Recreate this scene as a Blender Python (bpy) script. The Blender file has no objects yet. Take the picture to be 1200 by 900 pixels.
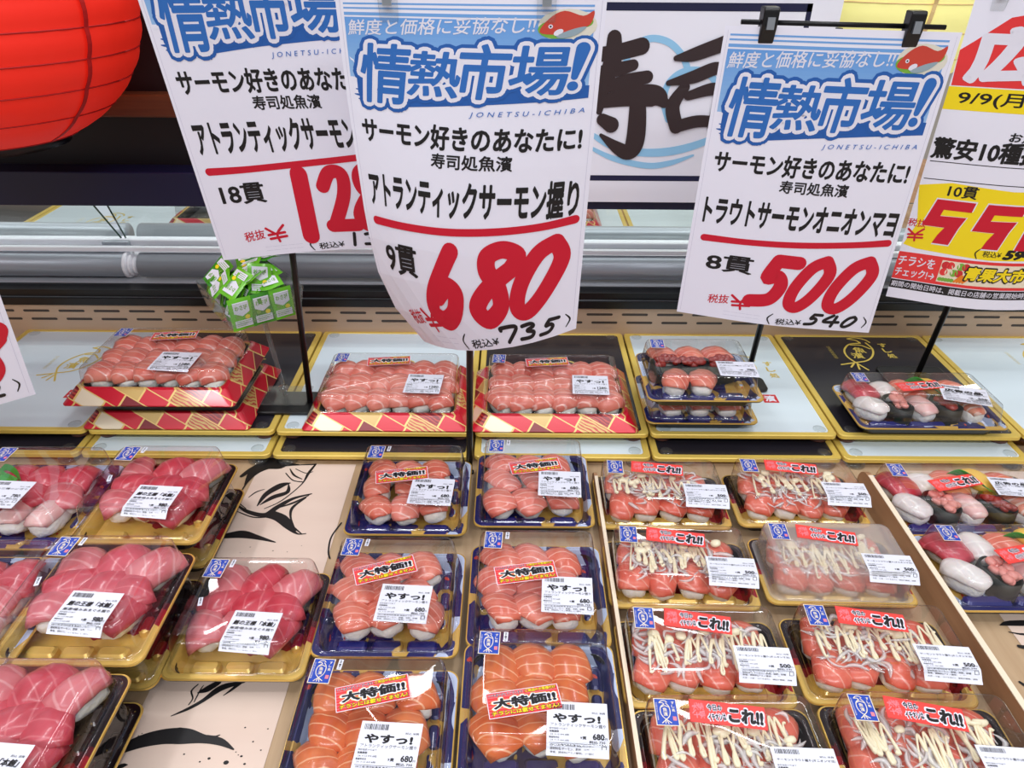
import bpy, bmesh, math, random
from mathutils import Vector, Matrix, noise
S = bpy.context.scene
COL = S.collection
rnd = random.Random(7)
R = math.radians

# ------------------------------------------------------------------ camera, world, lights
CZ = 1.40                      # camera height
FPX = 850.0
cam = bpy.data.cameras.new('camera')
cam.sensor_width = 36.0
cam.lens = 36.0 * FPX / 1200.0
cam.clip_start = 0.02
camo = bpy.data.objects.new('camera', cam)
COL.objects.link(camo)
camo.matrix_world = Matrix.Translation((0, 0, CZ)) @ Matrix.Rotation(R(90 - 31.3), 4, 'X') @ Matrix.Rotation(R(0.4), 4, 'Z')
S.camera = camo
CM = camo.matrix_world.to_3x3()

S.view_settings.view_transform = 'Standard'
S.view_settings.look = 'None'
S.view_settings.gamma = 1.0
S.view_settings.exposure = 0.0
S.view_settings.use_curve_mapping = False
S.cycles.transparent_max_bounces = 24
S.cycles.max_bounces = 8

world = bpy.data.worlds.new('shop_ambient')
S.world = world
world.use_nodes = True
bg = world.node_tree.nodes['Background']
bg.inputs[0].default_value = (0.97, 0.96, 1.0, 1)
bg.inputs[1].default_value = 0.33

def area(name, loc, size, energy, rot=(0, 0, 0), col=(0.95, 0.965, 1.0)):
    l = bpy.data.lights.new(name, 'AREA')
    l.shape = 'RECTANGLE'
    l.size, l.size_y = size
    l.energy = energy
    l.color = col
    o = bpy.data.objects.new(name, l)
    COL.objects.link(o)
    o.location = loc
    o.rotation_euler = rot
    return o
# rows of ceiling fluorescents of the shop
area('ceiling_tube_light', (0.0, 0.15, 2.75), (3.2, 0.14), 12)
area('ceiling_tube_light', (0.0, -1.1, 2.75), (3.2, 0.14), 54)
area('ceiling_tube_light', (0.0, 2.6, 2.9), (3.2, 0.14), 26)
area('ceiling_tube_light', (-0.9, 0.9, 2.75), (0.14, 1.2), 10)
area('ceiling_tube_light', (0.55, 1.0, 2.75), (0.14, 1.2), 10)
area('added_rear_fill', (0.0, 1.2, CZ - 0.325), (2.6, 0.03), 1.3, (R(20), 0, 0))  # unseen fill lamp added to brighten the rails and far boards behind the canopy

# ------------------------------------------------------------------ placing helpers (pixel of the photo -> point in the place)
def ray(px, py):
    return CM @ Vector(((px - 600.0) / FPX, (450.0 - py) / FPX, -1.0))
def U(px, py, z):
    d = ray(px, py); t = (z - CZ) / d.z
    return Vector((0, 0, CZ)) + d * t
def V(px, py, Y):
    d = ray(px, py); t = Y / d.y
    return Vector((0, 0, CZ)) + d * t
DECK = CZ - 0.60
LOWB = CZ - 0.585
UPB = CZ - 0.567

# ------------------------------------------------------------------ materials
def lin(c):
    return tuple(((v / 255.0) / 12.92 if v / 255.0 <= 0.04045 else ((v / 255.0 + 0.055) / 1.055) ** 2.4) for v in c) + (1,)
MAT = {}
def mat(name, col=(200, 200, 200), rough=0.5, metal=0.0, coat=0.0, spec=0.5):
    if name in MAT: return MAT[name]
    m = bpy.data.materials.new(name); m.use_nodes = True
    b = m.node_tree.nodes['Principled BSDF']
    b.inputs['Base Color'].default_value = lin(col)
    b.inputs['Roughness'].default_value = rough
    b.inputs['Metallic'].default_value = metal
    b.inputs['Coat Weight'].default_value = coat
    b.inputs['Coat Roughness'].default_value = 0.08
    b.inputs['Specular IOR Level'].default_value = spec
    MAT[name] = m
    return m
class NT:
    def __init__(s, m): s.t = m.node_tree; s.b = s.t.nodes['Principled BSDF']
    def n(s, typ, **k):
        nd = s.t.nodes.new(typ)
        for a, v in k.items(): setattr(nd, a, v)
        return nd
    def l(s, a, b): s.t.links.new(a, b)
    def coords(s, scale=(1, 1, 1), rot=(0, 0, 0), rand=False):
        tc = s.n('ShaderNodeTexCoord'); mp = s.n('ShaderNodeMapping')
        mp.inputs['Scale'].default_value = scale; mp.inputs['Rotation'].default_value = rot
        s.l(tc.outputs['Object'], mp.inputs['Vector'])
        if rand:
            oi = s.n('ShaderNodeObjectInfo'); mu = s.n('ShaderNodeMath', operation='MULTIPLY'); mu.inputs[1].default_value = 37.0
            s.l(oi.outputs['Random'], mu.inputs[0]); s.l(mu.outputs[0], mp.inputs['Location'])
        return mp.outputs['Vector']
    def ramp(s, fac, stops, const=False):
        r = s.n('ShaderNodeValToRGB'); cr = r.color_ramp
        if const: cr.interpolation = 'CONSTANT'
        while len(cr.elements) < len(stops): cr.elements.new(0.5)
        for e, (p, c) in zip(cr.elements, stops): e.position = p; e.color = lin(c)
        s.l(fac, r.inputs[0]); return r.outputs[0]
    def mix(s, fac, a, b, mode='MIX'):
        x = s.n('ShaderNodeMix', data_type='RGBA', blend_type=mode)
        for sock, v in ((x.inputs[0], fac), (x.inputs[6], a), (x.inputs[7], b)):
            if isinstance(v, (int, float)): sock.default_value = v
            elif isinstance(v, tuple): sock.default_value = v
            else: s.l(v, sock)
        return x.outputs[2]
    def noise(s, vec, scale, detail=3, rough=0.5):
        n = s.n('ShaderNodeTexNoise'); n.inputs['Scale'].default_value = scale; n.inputs['Detail'].default_value = detail; n.inputs['Roughness'].default_value = rough
        s.l(vec, n.inputs['Vector']); return n.outputs['Fac']
    def bump(s, h, strength=0.3, dist=0.001):
        b = s.n('ShaderNodeBump'); b.inputs['Strength'].default_value = strength; b.inputs['Distance'].default_value = dist
        s.l(h, b.inputs['Height']); s.l(b.outputs[0], s.b.inputs['Normal'])
    def col(s, c): s.l(c, s.b.inputs['Base Color'])

def fish_mat(name, base, deep, stripe, sc=95, width=0.8, amount=1.0, rough=0.28):
    m = mat(name, base, rough, coat=0.35); t = NT(m)
    v = t.coords((1, 1, 0.35), (0, 0, R(28)), rand=True)
    w = t.n('ShaderNodeTexWave', wave_type='BANDS', bands_direction='X', wave_profile='SIN')
    w.inputs['Scale'].default_value = sc / 3.0; w.inputs['Distortion'].default_value = 4.2; w.inputs['Detail'].default_value = 1.5
    w.inputs['Detail Scale'].default_value = 0.8
    t.l(v, w.inputs['Vector'])
    st = t.ramp(w.outputs['Fac'], [(0.0, (0, 0, 0)), (width, (0, 0, 0)), (min(0.995, width + 0.13), (255, 255, 255))])
    n = t.noise(v, 55, 2)
    body = t.mix(t.ramp(n, [(0.35, (0, 0, 0)), (0.65, (255, 255, 255))]), lin(base), lin(deep))
    oi = t.n('ShaderNodeObjectInfo')
    body = t.mix(t.ramp(oi.outputs['Random'], [(0, (0, 0, 0)), (1, (90, 90, 90))]), body, lin(stripe))
    k = t.n('ShaderNodeMath', operation='MULTIPLY'); k.inputs[1].default_value = amount
    t.l(st, k.inputs[0])
    t.col(t.mix(k.outputs[0], body, lin(stripe)))
    t.bump(n, 0.25, 0.0012)
    t.b.inputs['Subsurface Weight'].default_value = 0.12
    t.b.inputs['Subsurface Radius'].default_value = (0.006, 0.002, 0.001)
    return m
SALMON = fish_mat('salmon_flesh', (230, 128, 104), (216, 100, 78), (252, 208, 192), 105, 0.93, 0.7)
SALMON_O = fish_mat('orange_salmon_flesh', (226, 120, 60), (208, 90, 38), (250, 204, 164), 95, 0.94, 0.65)
SALMON_P = fish_mat('pale_salmon_flesh', (232, 134, 116), (220, 108, 92), (252, 214, 204), 105, 0.92, 0.7)
TROUT = fish_mat('trout_flesh', (230, 118, 96), (216, 90, 70), (248, 200, 184), 85, 0.94, 0.5)
TUNA = fish_mat('tuna_flesh', (206, 74, 90), (186, 48, 66), (230, 140, 146), 70, 0.95, 0.4)
TORO = fish_mat('fatty_tuna_flesh', (218, 122, 128), (204, 96, 106), (238, 184, 184), 70, 0.9, 0.5)
SQUID = fish_mat('squid_flesh', (238, 230, 226), (226, 216, 214), (250, 246, 244), 60, 0.9, 0.5)
BREAM = fish_mat('bream_flesh', (236, 196, 190), (228, 168, 166), (246, 224, 220), 70, 0.85, 0.6)
def rice_m():
    m = mat('rice_grain', (250, 247, 240), 0.4); t = NT(m)
    v = t.coords((1, 1, 1), rand=True)
    vo = t.n('ShaderNodeTexVoronoi'); vo.inputs['Scale'].default_value = 260; t.l(v, vo.inputs['Vector'])
    t.bump(vo.outputs['Distance'], 0.5, 0.001); t.b.inputs['Subsurface Weight'].default_value = 0.3; t.b.inputs['Subsurface Radius'].default_value = (.004, .004, .003)
    return m
RICE = rice_m()
NORI = mat('nori_seaweed', (22, 28, 24), 0.5)
ROE = mat('minced_tuna_topping', (150, 44, 34), 0.25, coat=0.4)
NEGI = mat('pale_pink_minced_tuna', (234, 150, 140), 0.3, coat=0.3)
EGG = mat('egg_omelette', (246, 200, 84), 0.45)
MAYO = mat('mayonnaise_cream', (250, 238, 204), 0.3, coat=0.3)
def onion_m():
    m = mat('onion_slice', (255, 250, 248), 0.3, coat=0.3)
    m.node_tree.nodes['Principled BSDF'].inputs['Alpha'].default_value = 0.45; m.node_tree.nodes['Principled BSDF'].inputs['Subsurface Weight'].default_value = 0.7; m.node_tree.nodes['Principled BSDF'].inputs['Subsurface Radius'].default_value = (.01, .01, .01)
    return m
ONION = onion_m()
LEAF = mat('green_plastic_leaf', (40, 150, 50), 0.35)

def clear(name, refl=1.6, tint=(0.975, 0.98, 0.98), fog=0.0, rough=0.035, fres=1.5):
    m = bpy.data.materials.new(name); m.use_nodes = True; t = m.node_tree
    for n in list(t.nodes): t.nodes.remove(n)
    out = t.nodes.new('ShaderNodeOutputMaterial'); tr = t.nodes.new('ShaderNodeBsdfTransparent'); gl = t.nodes.new('ShaderNodeBsdfGlossy')
    tr.inputs[0].default_value = tint + (1,); gl.inputs['Roughness'].default_value = rough
    fr = t.nodes.new('ShaderNodeFresnel'); ge = t.nodes.new('ShaderNodeNewGeometry'); mr = t.nodes.new('ShaderNodeMapRange')
    mr.inputs['To Min'].default_value = fres; mr.inputs['To Max'].default_value = 1 / fres   # thin sheet: the same reflection from both sides
    t.links.new(ge.outputs['Backfacing'], mr.inputs['Value']); t.links.new(mr.outputs[0], fr.inputs['IOR'])
    tc = t.nodes.new('ShaderNodeTexCoord'); nz = t.nodes.new('ShaderNodeTexNoise'); nz.inputs['Scale'].default_value = 16; nz.inputs['Detail'].default_value = 1
    bp = t.nodes.new('ShaderNodeBump'); bp.inputs['Strength'].default_value = 0.1; bp.inputs['Distance'].default_value = 0.01
    t.links.new(tc.outputs['Object'], nz.inputs['Vector']); t.links.new(nz.outputs['Fac'], bp.inputs['Height'])
    t.links.new(bp.outputs[0], gl.inputs['Normal'])
    mu = t.nodes.new('ShaderNodeMath'); mu.operation = 'MULTIPLY'; mu.inputs[1].default_value = refl
    t.links.new(fr.outputs[0], mu.inputs[0])
    mx = t.nodes.new('ShaderNodeMixShader'); t.links.new(mu.outputs[0], mx.inputs[0])
    src = tr.outputs[0]
    if fog > 0:
        df = t.nodes.new('ShaderNodeBsdfDiffuse'); df.inputs[0].default_value = (0.85, 0.83, 0.8, 1)
        tl = t.nodes.new('ShaderNodeBsdfTranslucent'); tl.inputs[0].default_value = (0.85, 0.83, 0.8, 1)
        m1 = t.nodes.new('ShaderNodeMixShader'); m1.inputs[0].default_value = 0.4
        t.links.new(df.outputs[0], m1.inputs[1]); t.links.new(tl.outputs[0], m1.inputs[2])
        m2 = t.nodes.new('ShaderNodeMixShader'); m2.inputs[0].default_value = fog
        t.links.new(tr.outputs[0], m2.inputs[1]); t.links.new(m1.outputs[0], m2.inputs[2]); src = m2.outputs[0]
    t.links.new(src, mx.inputs[1]); t.links.new(gl.outputs[0], mx.inputs[2]); t.links.new(mx.outputs[0], out.inputs[0])
    MAT[name] = m
    return m
LID = clear('clear_lid_plastic')
LIDF = clear('fogged_lid_plastic', fog=0.33)
ACRYL = clear('clear_acrylic', 1.0, (0.9, 0.92, 0.92), fog=0.06)
GLASS = clear('pane_glass', 1.0, (0.94, 0.97, 0.95), rough=0.01)
GREENEDGE = mat('green_glass_edge', (30, 60, 48), 0.15)

def tray_gold():
    m = mat('gold_maroon_tray_print', (214, 170, 84), 0.3, 0.35, coat=0.4); t = NT(m)
    tc = t.n('ShaderNodeTexCoord'); sx = t.n('ShaderNodeSeparateXYZ'); t.l(tc.outputs['Object'], sx.inputs[0])
    v = t.coords((1, 1, 1))
    nz = t.noise(v, 18, 4)
    ad = t.n('ShaderNodeMath', operation='MULTIPLY_ADD'); ad.inputs[1].default_value = 0.10
    t.l(nz, ad.inputs[0]); t.l(sx.outputs['Y'], ad.inputs[2])
    band = t.ramp(ad.outputs[0], [(0.0, (222, 186, 98)), (0.025, (226, 188, 98)), (0.036, (156, 20, 34)), (0.049, (92, 14, 26)), (0.056, (30, 16, 20)), (0.11, (36, 16, 22))], True)
    vo = t.n('ShaderNodeTexVoronoi'); vo.inputs['Scale'].default_value = 120; t.l(v, vo.inputs['Vector'])
    fl = t.ramp(vo.outputs['Distance'], [(0.0, (255, 255, 255)), (0.12, (0, 0, 0))], True)
    fl2 = t.mix(1.0, fl, t.ramp(ad.outputs[0], [(0, (0, 0, 0)), (0.055, (150, 150, 150))], True), 'MULTIPLY')
    t.col(t.mix(fl2, band, lin((224, 186, 98))))
    return m
def tray_blue():
    m = mat('navy_gold_tray_print', (30, 34, 90), 0.3, 0.15, coat=0.5); t = NT(m)
    v = t.coords((1, 0.55, 1), (0, 0, R(35)))
    wn = t.n('ShaderNodeTexNoise'); wn.inputs['Scale'].default_value = 22; t.l(v, wn.inputs['Vector'])
    v2 = t.mix(0.035, v, wn.outputs['Color'], 'ADD')
    vo = t.n('ShaderNodeTexVoronoi'); vo.inputs['Scale'].default_value = 62; t.l(v2, vo.inputs['Vector'])
    sp = t.n('ShaderNodeSeparateColor'); t.l(vo.outputs['Color'], sp.inputs[0])
    pal = t.ramp(sp.outputs[0], [(0, (26, 28, 92)), (0.34, (36, 38, 112)), (0.40, (206, 166, 84)), (0.62, (186, 200, 228)), (0.88, (30, 32, 100))], True)
    v3 = t.n('ShaderNodeTexVoronoi'); v3.inputs['Scale'].default_value = 95; t.l(v2, v3.inputs['Vector'])
    spots = t.ramp(v3.outputs['Distance'], [(0, (255, 255, 255)), (0.16, (0, 0, 0))], True)
    s3 = t.n('ShaderNodeSeparateColor'); t.l(v3.outputs['Color'], s3.inputs[0])
    sc = t.ramp(s3.outputs[1], [(0, (200, 60, 40)), (0.3, (230, 226, 236)), (0.6, (216, 176, 90)), (0.8, (34, 36, 108))], True)
    t.col(t.mix(spots, pal, sc))
    return m
def tray_red():
    m = mat('red_gold_patchwork_print', (190, 20, 40), 0.3, 0.15, coat=0.5); t = NT(m)
    tc = t.n('ShaderNodeTexCoord'); sx = t.n('ShaderNodeSeparateXYZ'); t.l(tc.outputs['Object'], sx.inputs[0])
    ad = t.n('ShaderNodeMath', operation='ADD'); t.l(sx.outputs['X'], ad.inputs[0]); t.l(sx.outputs['Y'], ad.inputs[1])
    zz = t.n('ShaderNodeMath', operation='MULTIPLY'); zz.inputs[1].default_value = 1.5; t.l(sx.outputs['Z'], zz.inputs[0])
    cb = t.n('ShaderNodeCombineXYZ'); t.l(ad.outputs[0], cb.inputs[0]); t.l(zz.outputs[0], cb.inputs[1])
    mp = t.n('ShaderNodeMapping'); mp.inputs['Rotation'].default_value = (0, 0, R(45)); t.l(cb.outputs[0], mp.inputs['Vector'])
    bk = t.n('ShaderNodeTexBrick', offset=0.37, squash=0.7, squash_frequency=2); bk.inputs['Scale'].default_value = 21
    for k, v in (('Color1', (0, 0, 0, 1)), ('Color2', (1, 1, 1, 1)), ('Mortar', (0, 0, 0, 1)), ('Mortar Size', .022), ('Brick Width', .9), ('Row Height', .62)): bk.inputs[k].default_value = v
    t.l(mp.outputs[0], bk.inputs['Vector'])
    sp = t.n('ShaderNodeSeparateColor'); t.l(bk.outputs['Color'], sp.inputs[0])
    pal = t.ramp(sp.outputs[0], [(0, (206, 16, 44)), (0.42, (126, 14, 28)), (0.54, (206, 172, 100)), (0.68, (206, 20, 46)), (0.95, (238, 224, 196))], True)
    wv = t.n('ShaderNodeTexWave', bands_direction='Y'); wv.inputs['Scale'].default_value = 55; wv.inputs['Distortion'].default_value = 9; t.l(mp.outputs[0], wv.inputs['Vector'])
    wl = t.mix(1.0, t.ramp(wv.outputs['Fac'], [(0, (0, 0, 0)), (0.66, (255, 255, 255))], True), t.ramp(sp.outputs[0], [(0, (0, 0, 0)), (0.44, (255, 255, 255)), (.5, (0, 0, 0)), (.6, (255, 255, 255)), (.66, (0, 0, 0))], True), 'MULTIPLY')
    c = t.mix(wl, pal, lin((188, 60, 48)))
    t.col(t.mix(bk.outputs['Fac'], c, lin((232, 200, 120))))
    return m
NAVYC = mat('navy_cushion_print', (34, 36, 116), 0.25, 0.1, coat=0.5)
TG, TB, TR_ = tray_gold(), tray_blue(), tray_red()
BLACKTRAY = mat('black_tray_plastic', (18, 16, 18), 0.3, coat=0.3)
BRIGHTGOLD = mat('gold_rim_foil', (224, 184, 96), 0.25, 0.5)

def wood_m(name, a, b, rot=(0, 0, 0), sc=(60, 4, 60)):
    m = mat(name, a, 0.5); t = NT(m)
    v = t.coords(sc, rot)
    n = t.noise(v, 1.0, 4, 0.6)
    t.col(t.ramp(n, [(0.3, a), (0.7, b)])); t.bump(n, 0.08, 0.001)
    return m
WOOD = wood_m('deck_wood', (196, 168, 134), (176, 146, 112))
WOODP = wood_m('divider_wood', (186, 144, 106), (158, 116, 82), sc=(60, 5, 40))
PALEEDGE = mat('pale_lit_divider_edge', (238, 222, 196), 0.45)
BROWN = wood_m('brown_beam_wood', (120, 66, 34), (88, 44, 22), sc=(4, 60, 60))
TAN = mat('tan_riser_paint', (205, 176, 148), 0.45, 0.1)
SLOT = mat('slot_dark', (70, 62, 56), 0.5)
STEEL = mat('brushed_steel', (190, 196, 202), 0.28, 0.9)
TUBE = mat('grey_satin_tube', (162, 168, 176), 0.35, 0.35)
WHITE = mat('white_trim', (236, 238, 244), 0.3)
BLACK = mat('black_plastic', (14, 14, 16), 0.35)
BLACKM = mat('black_metal', (22, 22, 24), 0.3, 0.4)
NAVY = mat('navy_beam_paint', (22, 24, 62), 0.4)
DARK = mat('dark_panel', (16, 15, 18), 0.5)
BOARDW = mat('pale_blue_board', (214, 228, 236), 0.25, coat=0.3)
BOARDK = mat('black_board', (34, 32, 40), 0.3, coat=0.3)
GOLD = mat('gold_board_rim', (226, 196, 96), 0.35, 0.2)
GOLDINK = mat('gold_ink', (214, 188, 84), 0.4)
SEAL = mat('red_seal_ink', (206, 40, 48), 0.45)
PAPER = mat('sign_paper', (238, 237, 250), 0.5)
INK = mat('black_ink', (18, 16, 18), 0.5)
RED = mat('red_ink', (206, 8, 44), 0.5)
BLUE = mat('blue_ink', (42, 108, 188), 0.5)
BLUED = mat('deep_blue_ink', (30, 92, 172), 0.5)
BLUEL = mat('light_blue_ink', (112, 166, 226), 0.5)
WINK = mat('white_ink', (232, 230, 242), 0.5)
YEL = mat('yellow_ink', (250, 222, 20), 0.5)
GREENI = mat('green_ink', (120, 176, 60), 0.5)
BROWNI = mat('dark_brown_ink', (52, 36, 36), 0.4)
SKY = mat('sky_blue_ink', (150, 204, 238), 0.4)
POSTER = mat('poster_laminate', (244, 243, 252), 0.14, coat=0.6)
LABEL = mat('label_paper', (226, 228, 240), 0.5)
STBLUE = mat('sticker_blue', (26, 70, 178), 0.4)
STCREAM = mat('sticker_cream', (240, 226, 200), 0.45)
STRED = mat('sticker_red', (232, 54, 56), 0.45)
PINK = mat('sticker_pink', (238, 130, 140), 0.45)
MATP = wood_m('ink_mat_paper', (228, 206, 190), (220, 196, 180), sc=(3, 14, 3))
GRN = mat('sachet_green', (110, 196, 40), 0.25, coat=0.4)
GRND = mat('sachet_deep_green', (66, 150, 40), 0.25, coat=0.4)
FISHRED = mat('dish_fish_red', (204, 66, 50), 0.5)

# ------------------------------------------------------------------ mesh helpers
class MB:
    def __init__(s): s.v = []; s.f = []; s.m = []
    def add(s, vs, fs, mi=0):
        o = len(s.v); s.v += [tuple(p) for p in vs]; s.f += [tuple(i + o for i in f) for f in fs]; s.m += [mi] * len(fs); return s
    def box(s, a, b, mi=0):
        (x0, y0, z0), (x1, y1, z1) = a, b
        return s.add([(x0, y0, z0), (x1, y0, z0), (x1, y1, z0), (x0, y1, z0), (x0, y0, z1), (x1, y0, z1), (x1, y1, z1), (x0, y1, z1)],
                     [(3, 2, 1, 0), (4, 5, 6, 7), (0, 1, 5, 4), (1, 2, 6, 5), (2, 3, 7, 6), (3, 0, 4, 7)], mi)
    def tube(s, pts, r, n=10, mi=0, cap=True):
        pts = [Vector(p) for p in pts]; rings = []
        rs = r if isinstance(r, (list, tuple)) else [r] * len(pts)
        up = None
        for i, p in enumerate(pts):
            t = (pts[min(i + 1, len(pts) - 1)] - pts[max(i - 1, 0)]).normalized()
            if up is None: up = Vector((0, 0, 1)) if abs(t.z) < 0.9 else Vector((0, 1, 0))
            a = t.cross(up).normalized(); b = a.cross(t).normalized(); up = b
            rings.append([p + (a * math.cos(2 * math.pi * k / n) + b * math.sin(2 * math.pi * k / n)) * rs[i] for k in range(n)])
        vs = [q for rg in rings for q in rg]; fs = []
        for i in range(len(pts) - 1):
            for k in range(n):
                fs.append((i * n + k, i * n + (k + 1) % n, (i + 1) * n + (k + 1) % n, (i + 1) * n + k))
        if cap: fs.append(tuple(range(n))[::-1]); fs.append(tuple((len(pts) - 1) * n + k for k in range(n)))
        return s.add(vs, fs, mi)
    def rings(s, rgs, mi=0, c0=False, c1=False):
        n = len(rgs[0]); vs = [p for rg in rgs for p in rg]; fs = []
        for i in range(len(rgs) - 1):
            for k in range(n): fs.append((i * n + k, i * n + (k + 1) % n, (i + 1) * n + (k + 1) % n, (i + 1) * n + k))
        if c0: fs.append(tuple(range(n))[::-1])
        if c1: fs.append(tuple((len(rgs) - 1) * n + k for k in range(n)))
        return s.add(vs, fs, mi)
    def mesh(s, name, mats, smooth=False, merge=False):
        me = bpy.data.meshes.new(name); me.from_pydata(s.v, [], s.f)
        for m in mats: me.materials.append(m)
        me.polygons.foreach_set('material_index', s.m)
        if merge:
            bm = bmesh.new(); bm.from_mesh(me); bmesh.ops.remove_doubles(bm, verts=bm.verts, dist=1e-6); bm.to_mesh(me); bm.free()
        if smooth: me.shade_smooth()
        me.update(); return me
    def build(s, name, mats, parent=None, smooth=False, bevel=0.0):
        o = link(name, s.mesh(name, mats if isinstance(mats, list) else [mats], smooth), parent)
        if bevel:
            b = o.modifiers.new('soft_edges', 'BEVEL'); b.width = bevel; b.segments = 2; b.limit_method = 'ANGLE'
        return o
def link(name, me, parent=None):
    o = bpy.data.objects.new(name, me); COL.objects.link(o)
    if parent: o.parent = parent
    return o
def tag(o, label, cat, group=None, kind=None):
    if label: o['label'] = label
    if cat: o['category'] = cat
    if group: o['group'] = group
    if kind: o['kind'] = kind
    return o
def thing(name, label, cat, loc=(0, 0, 0), rz=0, group=None):
    o = bpy.data.objects.new(name, None); COL.objects.link(o); o.empty_display_size = 0.02
    o.location = loc; o.rotation_euler = (0, 0, rz)
    return tag(o, label, cat, group)
def struct(o): o['kind'] = 'structure'; return o
def rrect(w, d, r, z, n=6, cx=0, cy=0):
    r = min(r, w / 2 - 1e-4, d / 2 - 1e-4); pts = []
    for qx, qy, a0 in ((1, 1, 0), (-1, 1, 90), (-1, -1, 180), (1, -1, 270)):
        for k in range(n + 1):
            a = R(a0 + 90 * k / n)
            pts.append((cx + qx * (w / 2 - r) + r * math.cos(a), cy + qy * (d / 2 - r) + r * math.sin(a), z))
    return pts

# ------------------------------------------------------------------ flat artwork: lettering, brush strokes, patches (printed on sheets)
_TX = {}
def glyphs(text, bold=0.0, res=3, space=1.0):
    key = (text, bold, res, space)
    if key in _TX: return _TX[key]
    cu = bpy.data.curves.new('lettering', 'FONT'); cu.body = text; cu.resolution_u = res; cu.space_character = space
    o = bpy.data.objects.new('lettering', cu); COL.objects.link(o)
    me = bpy.data.meshes.new_from_object(o.evaluated_get(bpy.context.evaluated_depsgraph_get()))
    vs = [(v.co.x, v.co.y) for v in me.vertices]; fs = [tuple(p.vertices) for p in me.polygons]; off = [0.0] * len(vs); lv = 0
    if bold:
        cnt = {}
        for f in fs:
            for i in range(len(f)):
                e = tuple(sorted((f[i], f[(i + 1) % len(f)]))); cnt[e] = cnt.get(e, 0) + 1
        used = set()
        for (a, b), c in list(cnt.items()):
            if c != 1: continue
            (x0, y0), (x1, y1) = vs[a], vs[b]; L = math.hypot(x1 - x0, y1 - y0)
            if L < 1e-6: continue
            nx, ny = -(y1 - y0) / L * bold, (x1 - x0) / L * bold
            k = len(vs); vs += [(x0 + nx, y0 + ny), (x1 + nx, y1 + ny), (x1 - nx, y1 - ny), (x0 - nx, y0 - ny)]; fs.append((k, k + 1, k + 2, k + 3)); lv += 1; off += [.065 * (1 + lv % 11)] * 4
            used.add(a); used.add(b)
        for a in used:
            k = len(vs); x, y = vs[a]; vs += [(x + bold * math.cos(t * math.pi / 4), y + bold * math.sin(t * math.pi / 4)) for t in range(8)]
            fs.append(tuple(range(k, k + 8))); lv += 1; off += [.065 * (1 + lv % 11)] * 8
    bpy.data.objects.remove(o); bpy.data.curves.remove(cu); bpy.data.meshes.remove(me)
    xs = [p[0] for p in vs]; ys = [p[1] for p in vs]
    _TX[key] = (vs, fs, (min(xs), min(ys), max(xs), max(ys)), off)
    return _TX[key]
def spline(pts, seg=6, closed=False):
    out = []; n = len(pts); rng = n if closed else n - 1
    g = (lambda i: pts[i % n]) if closed else (lambda i: pts[max(0, min(n - 1, i))])
    for i in range(rng):
        p0, p1, p2, p3 = g(i - 1), g(i), g(i + 1), g(i + 2)
        for k in range(seg):
            t = k / seg
            out.append(tuple(0.5 * (2 * b + (c - a) * t + (2 * a - 5 * b + 4 * c - d) * t * t + (3 * b - a - 3 * c + d) * t ** 3) for a, b, c, d in zip(p0, p1, p2, p3)))
    out.append(g(0) if closed else pts[-1])
    return out
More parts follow.
